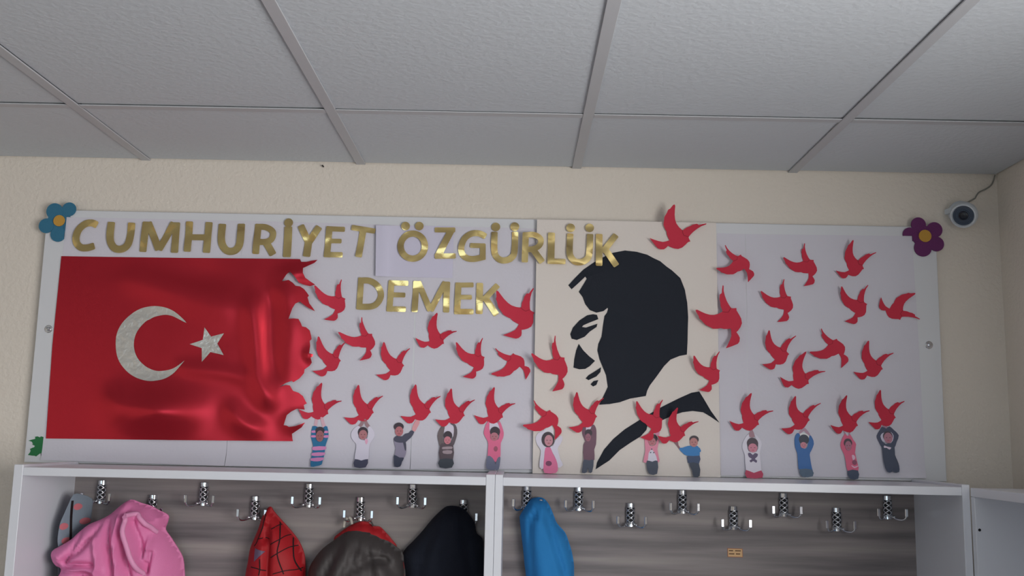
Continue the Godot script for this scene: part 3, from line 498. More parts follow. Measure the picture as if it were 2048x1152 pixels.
func letter(label: String, z: float, strokes: Array, dots: Array) -> void:
	var polys := []
	for s in strokes:
		var pts := P(s[2])
		var w: float = s[0] * 0.0005
		if s[1] == 2:
			polys.append([Geometry2D.offset_polygon(curve(pts, 3), w)[0], Geometry2D.offset_polygon(curve(pts, 3), -w)[0]])
			continue
		if s[1] == 1: pts = curve(pts, 5, false)
		polys.append(Geometry2D.offset_polyline(pts, w, Geometry2D.JOIN_ROUND, Geometry2D.END_BUTT)[0])
	var outer: PackedVector2Array
	var holes := []
	if polys[0] is Array:
		outer = polys[0][0]
		holes.append(polys[0][1])
	else:
		var acc: Array = [polys[0]]
		for i in range(1, polys.size()):
			var nxt := []
			var cur: PackedVector2Array = polys[i]
			for a in acc:
				if Geometry2D.is_polygon_clockwise(a):
					nxt.append(a)
					continue
				var m := Geometry2D.merge_polygons(a, cur)
				var outs := []
				for q in m:
					if Geometry2D.is_polygon_clockwise(q): nxt.append(q)
					else: outs.append(q)
				if outs.size() == 1: cur = outs[0]
				else: nxt.append(a)
			nxt.append(cur)
			acc = nxt
		for a in acc:
			if Geometry2D.is_polygon_clockwise(a): holes.append(a)
			else: outer = a
	var soft := Geometry2D.offset_polygon(outer, -0.0022, Geometry2D.JOIN_ROUND)
	if soft.size() == 1: outer = Geometry2D.offset_polygon(soft[0], 0.0022, Geometry2D.JOIN_ROUND)[0]
	var o := Vector3(outer[0].x, outer[0].y, z - 0.0012)
	for q in outer: o = Vector3((outer[0].x + q.x) * 0.5, minf(o.y, q.y), o.z)
	var seed_ := outer[0].x * 37.0
	var bend := func(p): return z + 0.0019 + 0.0016 * sin(p.x * 37.0 + seed_) * sin(p.y * 71.0 + seed_ * 1.7)
	var mesh := sheet([outer] + holes, o, bend, 0.0009, 0.003, 0.008)
	if dots.is_empty():
		single("foil_letter", label, "letter", mesh, M.gold, o, "gold foil letters")
		return
	var t := thing("foil_letter", label, "letter", o, "gold foil letters")
	part(t, "stroke", mesh, M.gold)
	for d in dots: part(t, "dot", sheet([oval(d[0] * 0.001, d[1] * 0.001, d[2] * 0.001, d[2] * 0.001, 28)], o, func(p): return bend.call(p) + 0.0006, 0.0007, 0.004), M.gold)

func bird(a: Array, z: float, label: String) -> void:
	var x := Transform2D(Vector2(a[0], a[1]), Vector2(a[2], a[3]), Vector2(a[4], a[5]))
	var pts := PackedVector2Array()
	for i in range(0, BIRD.size(), 2): pts.append(x * Vector2(BIRD[i], BIRD[i + 1]))
	var mid := x * Vector2(720, 850)
	var size := x.x.length() * 620.0
	var lift := 0.0135 + 0.006 * sin(mid.x * 91.0 + mid.y * 57.0)
	var under := func(p): return (curl(p) if z < 0.03 else 0.0)
	var o := Vector3(mid.x, mid.y, z - 0.0008)
	var h := func(p):
		var t := maxf(0.0, p.distance_to(mid) / size - 0.22)
		return z + under.call(p) + lift * t * t * 1.15
	var t := thing("paper_bird", label, "paper bird", o, "red paper birds")
	part(t, "body_cutout", sheet([pts], o, h, 0.0007, 0.004, 0.009), M.bird)
	# the near wing's fold line beside the neck
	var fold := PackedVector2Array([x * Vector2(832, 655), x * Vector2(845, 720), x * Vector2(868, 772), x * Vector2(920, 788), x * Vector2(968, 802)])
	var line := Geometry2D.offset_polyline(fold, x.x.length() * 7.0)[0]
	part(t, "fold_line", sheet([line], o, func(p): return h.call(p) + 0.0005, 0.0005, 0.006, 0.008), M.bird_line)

func cutout(label: String, z: float, parts: Array) -> void:
	var first := true
	var o := Vector3.ZERO
	var t: Node3D
	var lo := Vector2(1e9, 1e9)
	var hi := Vector2(-1e9, -1e9)
	for p in parts:
		if p[2].size() > 4:
			for q in P(p[2]):
				lo = lo.min(q)
				hi = hi.max(q)
	o = Vector3((lo.x + hi.x) * 0.5, lo.y, z - 0.0006)
	t = thing("paper_cutout", label, "paper cutout", o, "paper photo cutouts of children along the shelf")
	var base_h := func(p):
		var s := clampf((hi.y - p.y) / (hi.y - lo.y), 0.0, 1.0)
		return z + (curl(p) if z < 0.03 else 0.0) + 0.0075 * s * s
	var k := 0
	for p in parts:
		var dz := 0.00028 * k
		k += 1
		var col: Color = p[1]
		var key := "k%02x%02x%02x" % [col.r8, col.g8, col.b8]
		if not M.has(key):
			M[key] = mat(col, 0.55)
			M[key].cull_mode = BaseMaterial3D.CULL_DISABLED
		var out: PackedVector2Array
		if p[2].size() == 4: out = oval(p[2][0] * 0.001, p[2][1] * 0.001, p[2][2] * 0.001, p[2][3] * 0.001, 12 if p[2][2] < 2.0 else 22)
		else: out = curve(P(p[2]), 2)
		part(t, p[0], sheet([out], o, func(q): return base_h.call(q) + dz, 0.0004, 0.006, 0.007), M[key])

func cabinets() -> void:
	for u in [[-1.176, -0.0468, 0.021, "left white coat cabinet with grey wood back, jackets hanging inside", 0.021], [-0.0462, 1.0600, 0.018, "right white coat cabinet with grey wood back and mostly empty hooks", 0.018]]:
		var c := thing("coat_cabinet", u[3], "cabinet", Vector3((u[0] + u[1]) * 0.5, 0, 0), "white coat cabinets")
		var x0: float = u[0] - c.position.x
		var x1: float = u[1] - c.position.x
		var l: float = 0.0215 if u[0] < -1.0 else 0.018
		part(c, "side_panel", box(Vector3(x0, 0, 0.0215), Vector3(x0 + l, SHELF + 0.006, FRONT), 0.001), M.melamine)
		part(c, "side_panel", box(Vector3(x1 - u[4], 0, 0.0215), Vector3(x1, SHELF + 0.006, FRONT), 0.001), M.melamine)
		part(c, "top_board", box(Vector3(x0 + l, SHELF - 0.0195, 0.0215), Vector3(x1 - u[4], SHELF, FRONT - 0.001), 0.001), M.melamine)
		part(c, "back_panel", box(Vector3(x0 + l, 0.08, 0.0215), Vector3(x1 - u[4], SHELF - 0.0195, 0.034), 0.0), M.wood)
		part(c, "bench_board", box(Vector3(x0 + l, 0.36, 0.034), Vector3(x1 - u[4], 0.38, FRONT - 0.001), 0.001), M.melamine)
		part(c, "plinth", box(Vector3(x0 + l, 0, 0.25), Vector3(x1 - u[4], 0.08, 0.27), 0.001), M.melamine)
	# cabinet along the right wall
	var k := thing("side_cabinet", "white cabinet along the right wall with a small dark hole in its end panel", "cabinet", Vector3(1.19, 0, FRONT + 0.6))
	var bx := RIGHT - 0.002 - k.position.x
	var fx := 1.0606 - k.position.x
	part(k, "top_board", box(Vector3(fx, SHELF - 0.021, -0.5985), Vector3(bx, SHELF - 0.001, 0.56), 0.001), M.melamine)
	part(k, "end_panel", box(Vector3(fx, 0, -0.5985), Vector3(bx, SHELF - 0.0215, -0.580), 0.001), M.melamine)
	part(k, "end_panel", box(Vector3(fx, 0, 0.542), Vector3(bx, SHELF - 0.0215, 0.560), 0.001), M.melamine)
	part(k, "back_panel", box(Vector3(bx - 0.008, 0.08, -0.5795), Vector3(bx, SHELF - 0.0215, 0.5415), 0.0), M.melamine)
	part(k, "bench_board", box(Vector3(fx, 0.36, -0.5795), Vector3(bx - 0.0085, 0.38, 0.5415), 0.001), M.melamine)
	part(k, "screw_hole", lathe([Vector2(0.0034, 0.0002), Vector2(0.0030, 0.0010), Vector2(0.0012, 0.0012), Vector2(0, 0.0004)], 14), M.ink_dark, Vector3(fx + 0.0085, 1.4630, -0.580))
	# sticker
	var q := P(STICKER)
	var so := Vector3((q[0].x + q[1].x) * 0.5, q[3].y, 0.034)
	var s := thing("sticker", "small yellow sticker with faint print on the right cabinet's back", "sticker", so)
	part(s, "label_paper", sheet([q], so, flat(0.0346), 0.0005, 0.02), M.sticker_edge)
	var inn := Geometry2D.offset_polygon(q, -0.0016)[0]
	part(s, "label_face", sheet([inn], so, flat(0.0349), 0.0003, 0.02), M.sticker)
	for b in [[-0.016, -0.005, 0.0165], [0.0, 0.015, 0.0165], [-0.016, -0.002, 0.0085], [0.002, 0.013, 0.0085]]:
		part(s, "print_line", box(Vector3(b[0], b[2] - 0.0014, 0.0008), Vector3(b[1], b[2] + 0.0014, 0.0011), 0.0), M.ink)

func prism(p: PackedVector2Array, y0: float, y1: float) -> ArrayMesh:
	var st := SurfaceTool.new()
	st.begin(Mesh.PRIMITIVE_TRIANGLES)
	var mid := Vector2.ZERO
	for q in p: mid += q / p.size()
	for i in p.size():
		var a := p[i]
		var b := p[(i + 1) % p.size()]
		var n := Vector2(b.y - a.y, a.x - b.x)
		if n.dot((a + b) * 0.5 - mid) < 0.0: n = -n
		face(st, [Vector3(a.x, y0, a.y), Vector3(b.x, y0, b.y), Vector3(b.x, y1, b.y), Vector3(a.x, y1, a.y)], Vector3(n.x, 0, n.y))
	for y in [[y0, -1.0], [y1, 1.0]]:
		for i in range(1, p.size() - 1): face(st, [Vector3(p[0].x, y[0], p[0].y), Vector3(p[i].x, y[0], p[i].y), Vector3(p[i + 1].x, y[0], p[i + 1].y)], Vector3(0, y[1], 0))
	return st.commit()

func make_hook() -> Node3D:
	var h := thing("coat_hook", "", "coat hook", Vector3.ZERO, "chrome lattice coat hooks")
	var H := 0.059
	var R := 0.0105
	# dark half-round core behind the lattice
	var core := PackedVector2Array()
	for i in 13: core.append(Vector2(-cos(PI * i / 12.0) * R * 0.86, 0.004 + sin(PI * i / 12.0) * R * 0.9))
	core.append(Vector2(R * 0.86, 0.0))
	core.append(Vector2(-R * 0.86, 0.0))
	part(h, "core", prism(core, 0.006, H - 0.004), M.slot)
	for y in [[0.0, 0.010], [H - 0.011, H]]:
		var cap := PackedVector2Array()
		for i in 13: cap.append(Vector2(-cos(PI * i / 12.0) * R, 0.004 + sin(PI * i / 12.0) * R))
		cap.append(Vector2(R, 0.0))
		cap.append(Vector2(-R, 0.0))
		part(h, "end_cap", prism(cap, y[0], y[1]), M.chrome)
	var st := SurfaceTool.new()
	st.begin(Mesh.PRIMITIVE_TRIANGLES)
	for s in [-1.0, 1.0]:
		for k in range(-2, 4):
			var path := PackedVector3Array()
			for i in 15:
				var t := i / 14.0
				var y := 0.010 + (k * 0.0125) + t * 0.025
				if y < 0.006 or y > H - 0.008: continue
				var a := PI * t
				path.append(Vector3(-cos(a) * R * s, y, 0.004 + sin(a) * R))
			if path.size() > 2: tube_into(st, path, 0.0021, 6)
	part(h, "lattice", st.commit(), M.chrome)
	for s in [-1.0, 1.0]:
		var pts: Array = [Vector3(0.006 * s, 0.010, 0.009), Vector3(0.012 * s, 0.004, 0.014), Vector3(0.019 * s, 0.0005, 0.022), Vector3(0.027 * s, 0.000, 0.031), Vector3(0.0325 * s, 0.0035, 0.037), Vector3(0.035 * s, 0.010, 0.0395)]
		var path := PackedVector3Array()
		for i in pts.size() - 1:
			var p0: Vector3 = pts[maxi(i - 1, 0)]
			var p3: Vector3 = pts[mini(i + 2, pts.size() - 1)]
			for k in 5: path.append((pts[i] as Vector3).cubic_interpolate(pts[i + 1], p0, p3, k / 5.0))
		path.append(pts[pts.size() - 1])
		var arm := part(h, "arm", tube(path, 0.0025, 8), M.chrome)
		part(arm, "arm_tip", box(Vector3(0.0355 * s - 0.0038, 0.0085, 0.038), Vector3(0.0355 * s + 0.0038, 0.0285, 0.0415), 0.0014), M.chrome)
		part(arm, "arm_boss", lathe([Vector2(0.0034, -0.003), Vector2(0.0036, 0.0), Vector2(0.0026, 0.003), Vector2(0, 0.0042)], 14), M.chrome, Vector3(0.0125 * s, 0.006, 0.0155))
	return h

func hooks() -> void:
	var proto := make_hook()
	var i := 0
	for h in HOOKS:
		var o: Node3D = proto
		if i > 0:
			o = proto.duplicate()
			o.name = numbered("coat_hook")
			add_child(o, true)
		o.position = Vector3(h[0] * 0.001, h[1] * 0.001, 0.034)
		o.set_meta("label", h[2])
		i += 1

# a hanging garment: relief over its outline, puffed by its distance to the edge, with valleys and ridges
func cloth(outline: PackedVector2Array, base: Array, depth: float, soft: float, valleys: Array, ridges: Array, vd: float, vw: float, wr := 0.004, grid := 0.009, scallop := 0.0) -> Array:
	var vs := []
	for v in valleys: vs.append(curve(P(v), 3, false))
	var rs := []
	for r in ridges: rs.append(curve(P(r), 3, false))
	var edge := resample(outline, 0.02)
	var h := func(p):
		var e: float = edge_dist(p, edge)
		if not Geometry2D.is_point_in_polygon(p, edge): e = 0.0
		var t: float = clampf(e / soft, 0.0, 1.0)
		var z: float = depth * pow(1.0 - (1.0 - t) * (1.0 - t), 0.72)
		for v in vs:
			var q: float = line_dist(p, v) / vw
			z -= vd * exp(-q * q) * minf(1.0, t * 2.0)
		for r in rs:
			var q2: float = line_dist(p, r) / (vw * 0.85)
			z += vd * 0.75 * exp(-q2 * q2) * minf(1.0, t * 3.0)
		z += wr * noise_a.get_noise_2d(p.x * 1.0, p.y * 0.45) * t
		return base[0] + base[1] * p.x + maxf(z, 0.0006)
	return [h, grid]

# the slanted plane a garment's back lies on: z = a + b * x
func base_line(b: Array) -> Array:
	var s: float = (b[3] - b[1]) / (b[2] - b[0])
	return [b[1] - s * b[0], s]

func garments() -> void:
	var o: Vector3
	# grey polka-dot garment
	var g := curve(P(G_POLKA), 2)
	o = Vector3(g[0].x, 1.05, 0.03)
	var t := thing("polka_dot_garment", "grey garment with pink polka dots hanging at the far left end", "garment", o)
	var c := cloth(g, base_line(G_POLKA_BASE), 0.020, 0.03, [G_POLKA_SEAM], [], 0.008, 0.006)
	part(t, "cloth_body", sheet([g], o, c[0], 0.004, 0.01, 0.010), M.grey)
	var hz: Callable = c[0]
	for q in P(G_POLKA_DOTS): part(t, "dot", sheet([oval(q.x, q.y, 0.0048, 0.0082, 18)], o, func(p): return hz.call(p) + 0.0016, 0.0012, 0.003, 0.003), M.dot)
	var sl := Geometry2D.offset_polyline(curve(P(G_POLKA_SEAM), 3, false), 0.0010)[0]
	part(t, "seam", sheet([sl], o, func(p): return hz.call(p) + 0.0035, 0.003, 0.004, 0.006), M.seam)
	# pink jacket
	g = curve(P(G_PINK), 3)
	o = Vector3(g[0].x, 0.95, 0.06)
	t = thing("pink_jacket", "crumpled pink jacket hanging on the second hook from the left", "jacket", o)
	c = cloth(g, base_line(G_PINK_BASE), 0.075, 0.075, G_PINK_VALLEYS, G_PINK_RIDGES, 0.019, 0.0075, 0.010)
	part(t, "cloth_body", sheet([g], o, c[0], 0.004, 0.008, 0.0058), M.pink)
	var hp: Callable = c[0]
	for s in [G_PINK_RIDGES[0], G_PINK_RIDGES[1]]:
		var rim := PackedVector3Array()
		for q in curve(P(s), 6, false): rim.append(Vector3(q.x, q.y, hp.call(q) + 0.001) - o)
		part(t, "hood_rim", tube(rim, 0.0062, 10), M.pink_rim)
	# red jacket
	g = curve(P(G_RED), 3)
	o = Vector3(g[0].x, 1.0, 0.06)
	t = thing("red_jacket", "red hooded jacket with dark seam lines on the fourth hook", "jacket", o)
	c = cloth(g, [0.056, 0.0], 0.070, 0.06, G_RED_VALLEYS, [], 0.020, 0.009, 0.005)
	part(t, "cloth_body", sheet([g], o, c[0], 0.004, 0.009, 0.008), M.red)
	var hr: Callable = c[0]
	for s in G_RED_SEAMS:
		var l := Geometry2D.offset_polyline(curve(P(s), 4, false), 0.0011)[0]
		for piece in Geometry2D.intersect_polygons(l, Geometry2D.offset_polygon(g, -0.003)[0]):
			part(t, "seam", sheet([piece], o, func(p): return hr.call(p) + 0.0012, 0.0026, 0.005, 0.006), M.seam)
	part(t, "patch", sheet([Geometry2D.offset_polygon(P(G_RED_PATCH), -0.0022)[0]], o, func(p): return hr.call(p) + 0.0014, 0.002, 0.006, 0.006), M.patch_grey)
	# dark jacket with red collar lining
	g = curve(P(G_DARK), 3)
	o = Vector3(g[0].x, 0.95, 0.06)
	t = thing("dark_jacket", "dark brown-grey jacket with red collar lining hanging by its loop", "jacket", o)
	c = cloth(g, [0.068, 0.0], 0.085, 0.085, G_DARK_VALLEYS, [], 0.016, 0.013, 0.012)
	part(t, "cloth_body", sheet([g], o, c[0], 0.004, 0.01, 0.009), M.brown)
	var cg := curve(P(G_DARK_COLLAR), 3)
	var cc := cloth(cg, [0.052, 0.0], 0.030, 0.03, [], [], 0.0, 0.01, 0.003)
	part(t, "collar_lining", sheet([cg], o, cc[0], 0.004, 0.009, 0.010), M.red)
	var pp := PackedVector3Array()
	for q in curve(P(G_DARK_PIPING), 4, false): pp.append(Vector3(q.x, q.y, 0.076) - o)
	part(t, "piping", tube(pp, 0.0018, 8), M.red)
	for s in G_LOOP:
		var lp := PackedVector3Array()
		for q in curve(P(s), 4, false): lp.append(Vector3(q.x, q.y, 0.062) - o)
		part(t, "hanging_loop", tube(lp, 0.0036, 8), M.loop)
	var cp := PackedVector3Array()
	for q in curve(P(G_CORD), 4, false): cp.append(Vector3(q.x, q.y, 0.064) - o)
	part(t, "cord", tube(cp, 0.0020, 8), M.brown)
	# navy coat
	g = curve(P(G_NAVY), 3)
	o = Vector3(g[0].x, 0.95, 0.05)
	t = thing("navy_coat", "very dark navy coat hanging against the cabinet joint", "coat", o)
	c = cloth(g, [0.052, 0.0], 0.065, 0.07, G_NAVY_VALLEYS, [], 0.010, 0.014, 0.006)
	part(t, "cloth_body", sheet([g], o, c[0], 0.004, 0.01, 0.010), M.navy)
	# blue garment
	g = curve(P(G_BLUE), 3)
	o = Vector3(g[0].x, 1.05, 0.05)
	t = thing("blue_hoodie", "bright blue fleece garment hanging alone in the right cabinet", "garment", o)
	c = cloth(g, [0.056, 0.0], 0.065, 0.05, G_BLUE_VALLEYS, [], 0.013, 0.010, 0.004)
	part(t, "cloth_body", sheet([g], o, c[0], 0.004, 0.009, 0.008), M.blue)

func security_camera() -> void:
	var c := thing("security_camera", "small white security camera on the wall in the top right corner", "camera", CAM_AT)
	part(c, "wall_base", lathe([Vector2(0, 0.0), Vector2(0.034, 0.0), Vector2(0.034, 0.008), Vector2(0.030, 0.012), Vector2(0, 0.012)], 36), M.plastic, Vector3(0.010, 0.014, 0))
	part(c, "ear", prism(PackedVector2Array([Vector2(-0.033, 0.0), Vector2(-0.012, 0.0), Vector2(-0.012, 0.030), Vector2(-0.028, 0.022)]), 0.010, 0.024), M.plastic)
	var b := part(c, "ball_body", lathe([Vector2(0, -0.044), Vector2(0.018, -0.042), Vector2(0.029, -0.032), Vector2(0.027, -0.024), Vector2(0.0335, -0.012), Vector2(0.0355, 0.0), Vector2(0.0345, 0.012), Vector2(0.0315, 0.019), Vector2(0.029, 0.020), Vector2(0.0275, 0.017), Vector2(0.0265, 0.012)], 40), M.plastic, Vector3(0.0, 0.0, 0.045))
	b.look_at_from_position(c.position + b.position, Vector3(-0.75, 0.9, 2.9), Vector3.UP, true)
	b.position = Vector3(0.0, 0.0, 0.045)
	part(b, "glass_disc", lathe([Vector2(0.0268, 0.012), Vector2(0.021, 0.0125), Vector2(0.0205, 0.0115), Vector2(0.016, 0.0115), Vector2(0.0155, 0.013), Vector2(0.0125, 0.013)], 40), M.lens)
	part(b, "lens", lathe([Vector2(0.0126, 0.013), Vector2(0.0115, 0.0155), Vector2(0.009, 0.0165), Vector2(0.008, 0.0145), Vector2(0.004, 0.0155), Vector2(0, 0.016)], 32), M.lens_dark)
	var path := PackedVector3Array()
	var pts := curve(P(CABLE), 5, false)
	for q in pts: path.append(Vector3(q.x, minf(q.y, CEIL + 0.004), 0.004))
	path[0] = CAM_AT + Vector3(0.022, 0.04, 0.006)
	for k in path.size(): path[k] -= CAM_AT
	single("camera_cable", "thin cable running from the security camera up to the ceiling corner", "cable", tube(path, 0.0020, 8), M.cable, CAM_AT)

# ---------------------------------------------------------------- measured outlines (millimetres on their own planes)
var BIRD := [95, 850, 180, 875, 300, 905, 400, 920, 480, 905, 548, 882, 515, 815, 490, 755, 483, 690, 445, 630, 410, 545, 418, 470, 425, 380, 450, 335, 480, 285, 500, 230, 550, 200, 585, 155, 612, 125, 640, 118, 657, 150, 655, 230, 655, 330, 670, 430, 700, 510, 760, 590, 840, 662, 930, 597, 1010, 570, 1060, 540, 1150, 525, 1190, 555, 1260, 540, 1345, 530, 1342, 552, 1250, 580, 1170, 625, 1080, 690, 1010, 760, 970, 810, 985, 855, 1010, 905, 960, 920, 900, 980, 830, 1040, 740, 1072, 650, 1060, 570, 1030, 515, 1002, 470, 1050, 420, 1085, 340, 1088, 280, 1065, 220, 1000, 150, 920]
var FLAG := [-1246.6, 1622.4, -1251.9, 1870.9, -1249.3, 2114.2, -924.3, 2115.9, -595.9, 2118, -592, 2110.4, -577.8, 2110.7, -563.8, 2114.6, -548.6, 2117.3, -556.4, 2108.7, -572.5, 2100, -585.1, 2092.6, -584.4, 2079.4, -577.9, 2066.4, -563.2, 2056, -551, 2048.6, -564.9, 2044.1, -581.6, 2047.3, -594.8, 2053, -603.8, 2065.9, -613.8, 2076.5, -620, 2081.6, -629, 2073.8, -640.9, 2054.4, -622.3, 2059.1, -610.1, 2051.5, -602.6, 2043.3, -590.7, 2042.3, -579.8, 2035.4, -571, 2024.9, -565.9, 2017.9, -569.2, 2013.1, -563.6, 1996.6, -554.9, 1986.1, -547.3, 1975.6, -564.2, 1983.6, -576.3, 1991.6, -588.5, 2000.8, -600, 1994.7, -607.5, 1981.5, -616.5, 1953, -602.5, 1954.5, -589.6, 1953.6, -583.2, 1943.1, -579.1, 1933.8, -568.5, 1931.6, -558.7, 1923.6, -554.5, 1909.6, -552.8, 1900.3, -557.3, 1895.5, -555.5, 1883.8, -555.5, 1880.2, -556.3, 1861.8, -546.4, 1859.6, -547.3, 1853.5, -552.1, 1850.9, -548.9, 1837.5, -554.6, 1828.9, -567.5, 1818.9, -568.2, 1809.1, -579.7, 1794.3, -595, 1784.2, -600.1, 1787.8, -615.6, 1781.4, -633.2, 1770.1, -615.3, 1776.5, -604.3, 1775.6, -595, 1761.2, -580.1, 1756.7, -568.7, 1748.4, -559.3, 1731.7, -556.8, 1729.4, -565, 1724.4, -562, 1712.4, -573, 1713.4, -582.7, 1714.4, -596.9, 1706.9, -608.5, 1697, -615.5, 1670.4, -607, 1669.4, -600.7, 1666, -582.7, 1668.7, -557.8, 1678.8, -566.8, 1665.5, -579.7, 1656.8, -592.5, 1648.2, -590.6, 1635.1, -589.1, 1629.1, -915.9, 1625.3]
var CRESCENT := [-893.2, 1937.8, -925.5, 1952.7, -941.4, 1957.6, -957, 1958.4, -981.1, 1952.7, -993.9, 1945.8, -1006.7, 1937.7, -1024.9, 1913.9, -1031.8, 1889.3, -1029.9, 1864.9, -1019.2, 1840.8, -997.7, 1820.3, -972.5, 1808.7, -950.3, 1807.4, -924.2, 1813, -905.2, 1824.4, -891.6, 1835.7, -914.9, 1805.5, -937.9, 1788.5, -961.6, 1781.5, -985.8, 1779.9, -1015, 1786.9, -1040.3, 1800.7, -1061.9, 1822.3, -1074.9, 1846.3, -1080.8, 1877.2, -1079.8, 1906.1, -1068.6, 1933.1, -1046.1, 1958.1, -1020.6, 1974.3, -992.2, 1981.2, -967.6, 1981, -942.6, 1974.8, -919.4, 1961.8]
var STAR := [-843.4, 1926.5, -824.1, 1902, -789.9, 1911.6, -806.2, 1883.5, -787, 1853, -823.5, 1860.4, -844.4, 1833.5, -847.4, 1870.5, -880.8, 1880.5, -846.2, 1892.7]
var FLAG_BUMPS := [[-0.9490, 1.7008, 0.0962, 0.0534, 0.0300], [-1.0609, 1.7170, 0.0481, 0.0481, 0.0100], [-0.6006, 1.9513, 0.0534, 0.0802, 0.0100], [-0.6253, 2.0324, 0.0401, 0.0534, 0.0080], [-0.5940, 2.0810, 0.0401, 0.0200, 0.0080], [-0.5727, 1.6784, 0.0401, 0.0267, 0.0080], [-0.5554, 1.8579, 0.0160, 0.0200, 0.0060], [-0.6068, 1.8167, 0.0534, 0.0802, 0.0060]]
var FLAG_RIDGES := []
var FLAG_RIDGE_LINES := [[[-718.4, 2003.2, -697.6, 1881.8, -685.4, 1788.4, -648.3, 1722.9], 0.0294, 0.0100], [[-1062.8, 2078.4, -915.8, 2019.7, -750, 1968.6], 0.0481, 0.0070], [[-1181.3, 2110.5, -975, 2087.1, -782.6, 2056.6], 0.0401, -0.0040], [[-754, 1710.1, -729.2, 1675.1, -664.2, 1654.2], 0.0267, 0.0080], [[-901.4, 1817.3, -780.1, 1806.4, -712.1, 1787.9], 0.0214, 0.0040], [[-664.3, 2004.3, -664.1, 1882.5, -648, 1789.2], 0.0267, -0.0050]]
var PANEL := [45.8, 2240, 533.4, 2240, 538.4, 1557.2, 45.6, 1559.8]
var SHEETS := [["white backing paper behind the flag at the left of the board", [-1245.7, 2223.8, -758.6, 2223.1, -766.4, 1552.7, -1255.3, 1565.9], 1],
	["white backing paper right of the flag, under the words", [-757.3, 2223.1, -279.5, 2219.4, -281, 1877.7, -277.7, 1563, -765.1, 1552.8], 1],
	["white backing paper left of the portrait panel, behind the lower line's end", [-278.2, 2219.4, 45, 2217.5, 44.3, 1569.7, -276.3, 1563], 1],
	["lilac-white paper patch with lifted left edge under the dotted letter O", [-393.1, 2215.6, -180.9, 2219.8, -180.7, 2075.6, -388.7, 2075.5], 0],
	["narrow white backing paper just right of the portrait panel", [538.2, 2214.8, 614.6, 2213.6, 615.4, 1896.1, 615.8, 1563.6, 540.9, 1564.6], 1],
	["wide white backing paper behind the right-hand flock of birds", [616, 2213.6, 1069.7, 2217.1, 1076.7, 1919, 1079.6, 1568.1, 617.2, 1563.6], 1]]
var FLOWER_BLUE := [-1264.0, 2210.3, 32.6, -1279.2, 2239.0, 22.5, -1239.5, 2245.3, 19.2, -1298.0, 2197.7, 20.4, -1263.3, 2174.6, 20.8, -1229.4, 2197.4, 19.5]
var FLOWER_PURPLE := [1100.9, 2215.8, 30.7, 1087.9, 2248.8, 20.2, 1130.9, 2235.0, 21.5, 1134.4, 2195.9, 20.5, 1097.0, 2183.9, 23.7, 1063.4, 2220.4, 19.8]
var FLOWER_HEARTS := [-1263.0, 2212.2, 15.5, 1103.5, 2217.0, 16.9]
var LEAF := [-1249.1, 1622.4, -1252.3, 1625.8, -1261.2, 1627.7, -1263.8, 1625, -1270.4, 1627.5, -1276.7, 1626.4, -1275.6, 1620.8, -1283.5, 1618.9, -1293.6, 1615.8, -1284.1, 1613.2, -1280.8, 1608.1, -1282.3, 1605.8, -1275, 1602.5, -1276.5, 1599.1, -1281.5, 1597.3, -1287.5, 1593.8, -1284.8, 1589.8, -1286.1, 1585.3, -1291.3, 1578.4, -1280.7, 1576.9, -1272.6, 1576.5, -1269.6, 1574.8, -1264.8, 1578.9, -1259.4, 1583, -1252.6, 1584.8, -1243.8, 1589.6, -1244.2, 1606.6]
var LEAF_STEM := [-1258.6, 1584.7, -1256.8, 1584.7, -1254.8, 1574, -1256.2, 1574]
var SCREWS := [-1267.2, 1914.3, 1103.6, 1919.5]
var HOOKS := [[-1080.6, 1458.1, "chrome lattice coat hook nearest the left end, beside the polka-dot garment"],
	[-944.5, 1424, "chrome lattice coat hook almost hidden by the pink jacket"],
	[-812.4, 1458.6, "chrome lattice coat hook right of the pink jacket, upper row"],
	[-675.8, 1425.8, "chrome lattice coat hook with the red jacket hung on its right arm"],
	[-536.8, 1460.6, "chrome lattice coat hook between the red jacket and the dark jacket, upper row"],
	[-401.5, 1429.1, "chrome lattice coat hook with the dark red-collared jacket's loop on it"],
	[-265.6, 1465.1, "chrome lattice coat hook above the gap between dark jacket and navy coat"],
	[-132.9, 1428.4, "chrome lattice coat hook partly covered by the navy coat"],
	[32.4, 1466.3, "chrome lattice coat hook with the bright blue garment, just right of the cabinet joint"],
	[167.5, 1466.6, "empty chrome lattice coat hook immediately right of the blue garment"],
	[302.2, 1428.8, "empty lower chrome lattice coat hook, first to the right of the blue garment"],
	[437.3, 1464.9, "empty upper chrome lattice coat hook, fourth from the cabinet joint"],
	[569.9, 1426.8, "empty lower chrome lattice coat hook directly above the small yellow sticker"],
	[700.8, 1462.8, "empty upper chrome lattice coat hook, first right of the one over the sticker"],
	[837.8, 1428.7, "empty lower chrome lattice coat hook, second from the right end"],
	[970.4, 1461.9, "empty upper chrome lattice coat hook nearest the right end"]]
var STICKER := [553.9, 1379, 593.6, 1378.6, 594.1, 1356.2, 554.3, 1356.3]
var G_PINK_BASE := [-0.8525, 0.0620, -1.1367, 0.1850]
var G_POLKA_BASE := [-1.0851, 0.0450, -1.1257, 0.1850]
var G_POLKA := [-1111.3, 1486.1, -1103.8, 1484.9, -1092.1, 1471.7, -1091.3, 1448.9, -1092, 1416.5, -1094.7, 1377.7, -1098.1, 1344.9, -1094.7, 1249, -1086.1, 1107.4, -1110.8, 1127, -1118.6, 1262.1, -1122.1, 1360.9, -1123.2, 1379.9, -1122.4, 1414.7, -1119.6, 1435.4, -1115.4, 1463.4]
var G_POLKA_SEAM := [-1110.4, 1469.8, -1110, 1435.4, -1108.9, 1391.6, -1108.2, 1348.6]
var G_POLKA_DOTS := [-1103.9, 1455, -1116.9, 1409.6, -1112.8, 1373.8, -1095.9, 1417.4, -1101.6, 1350.9]
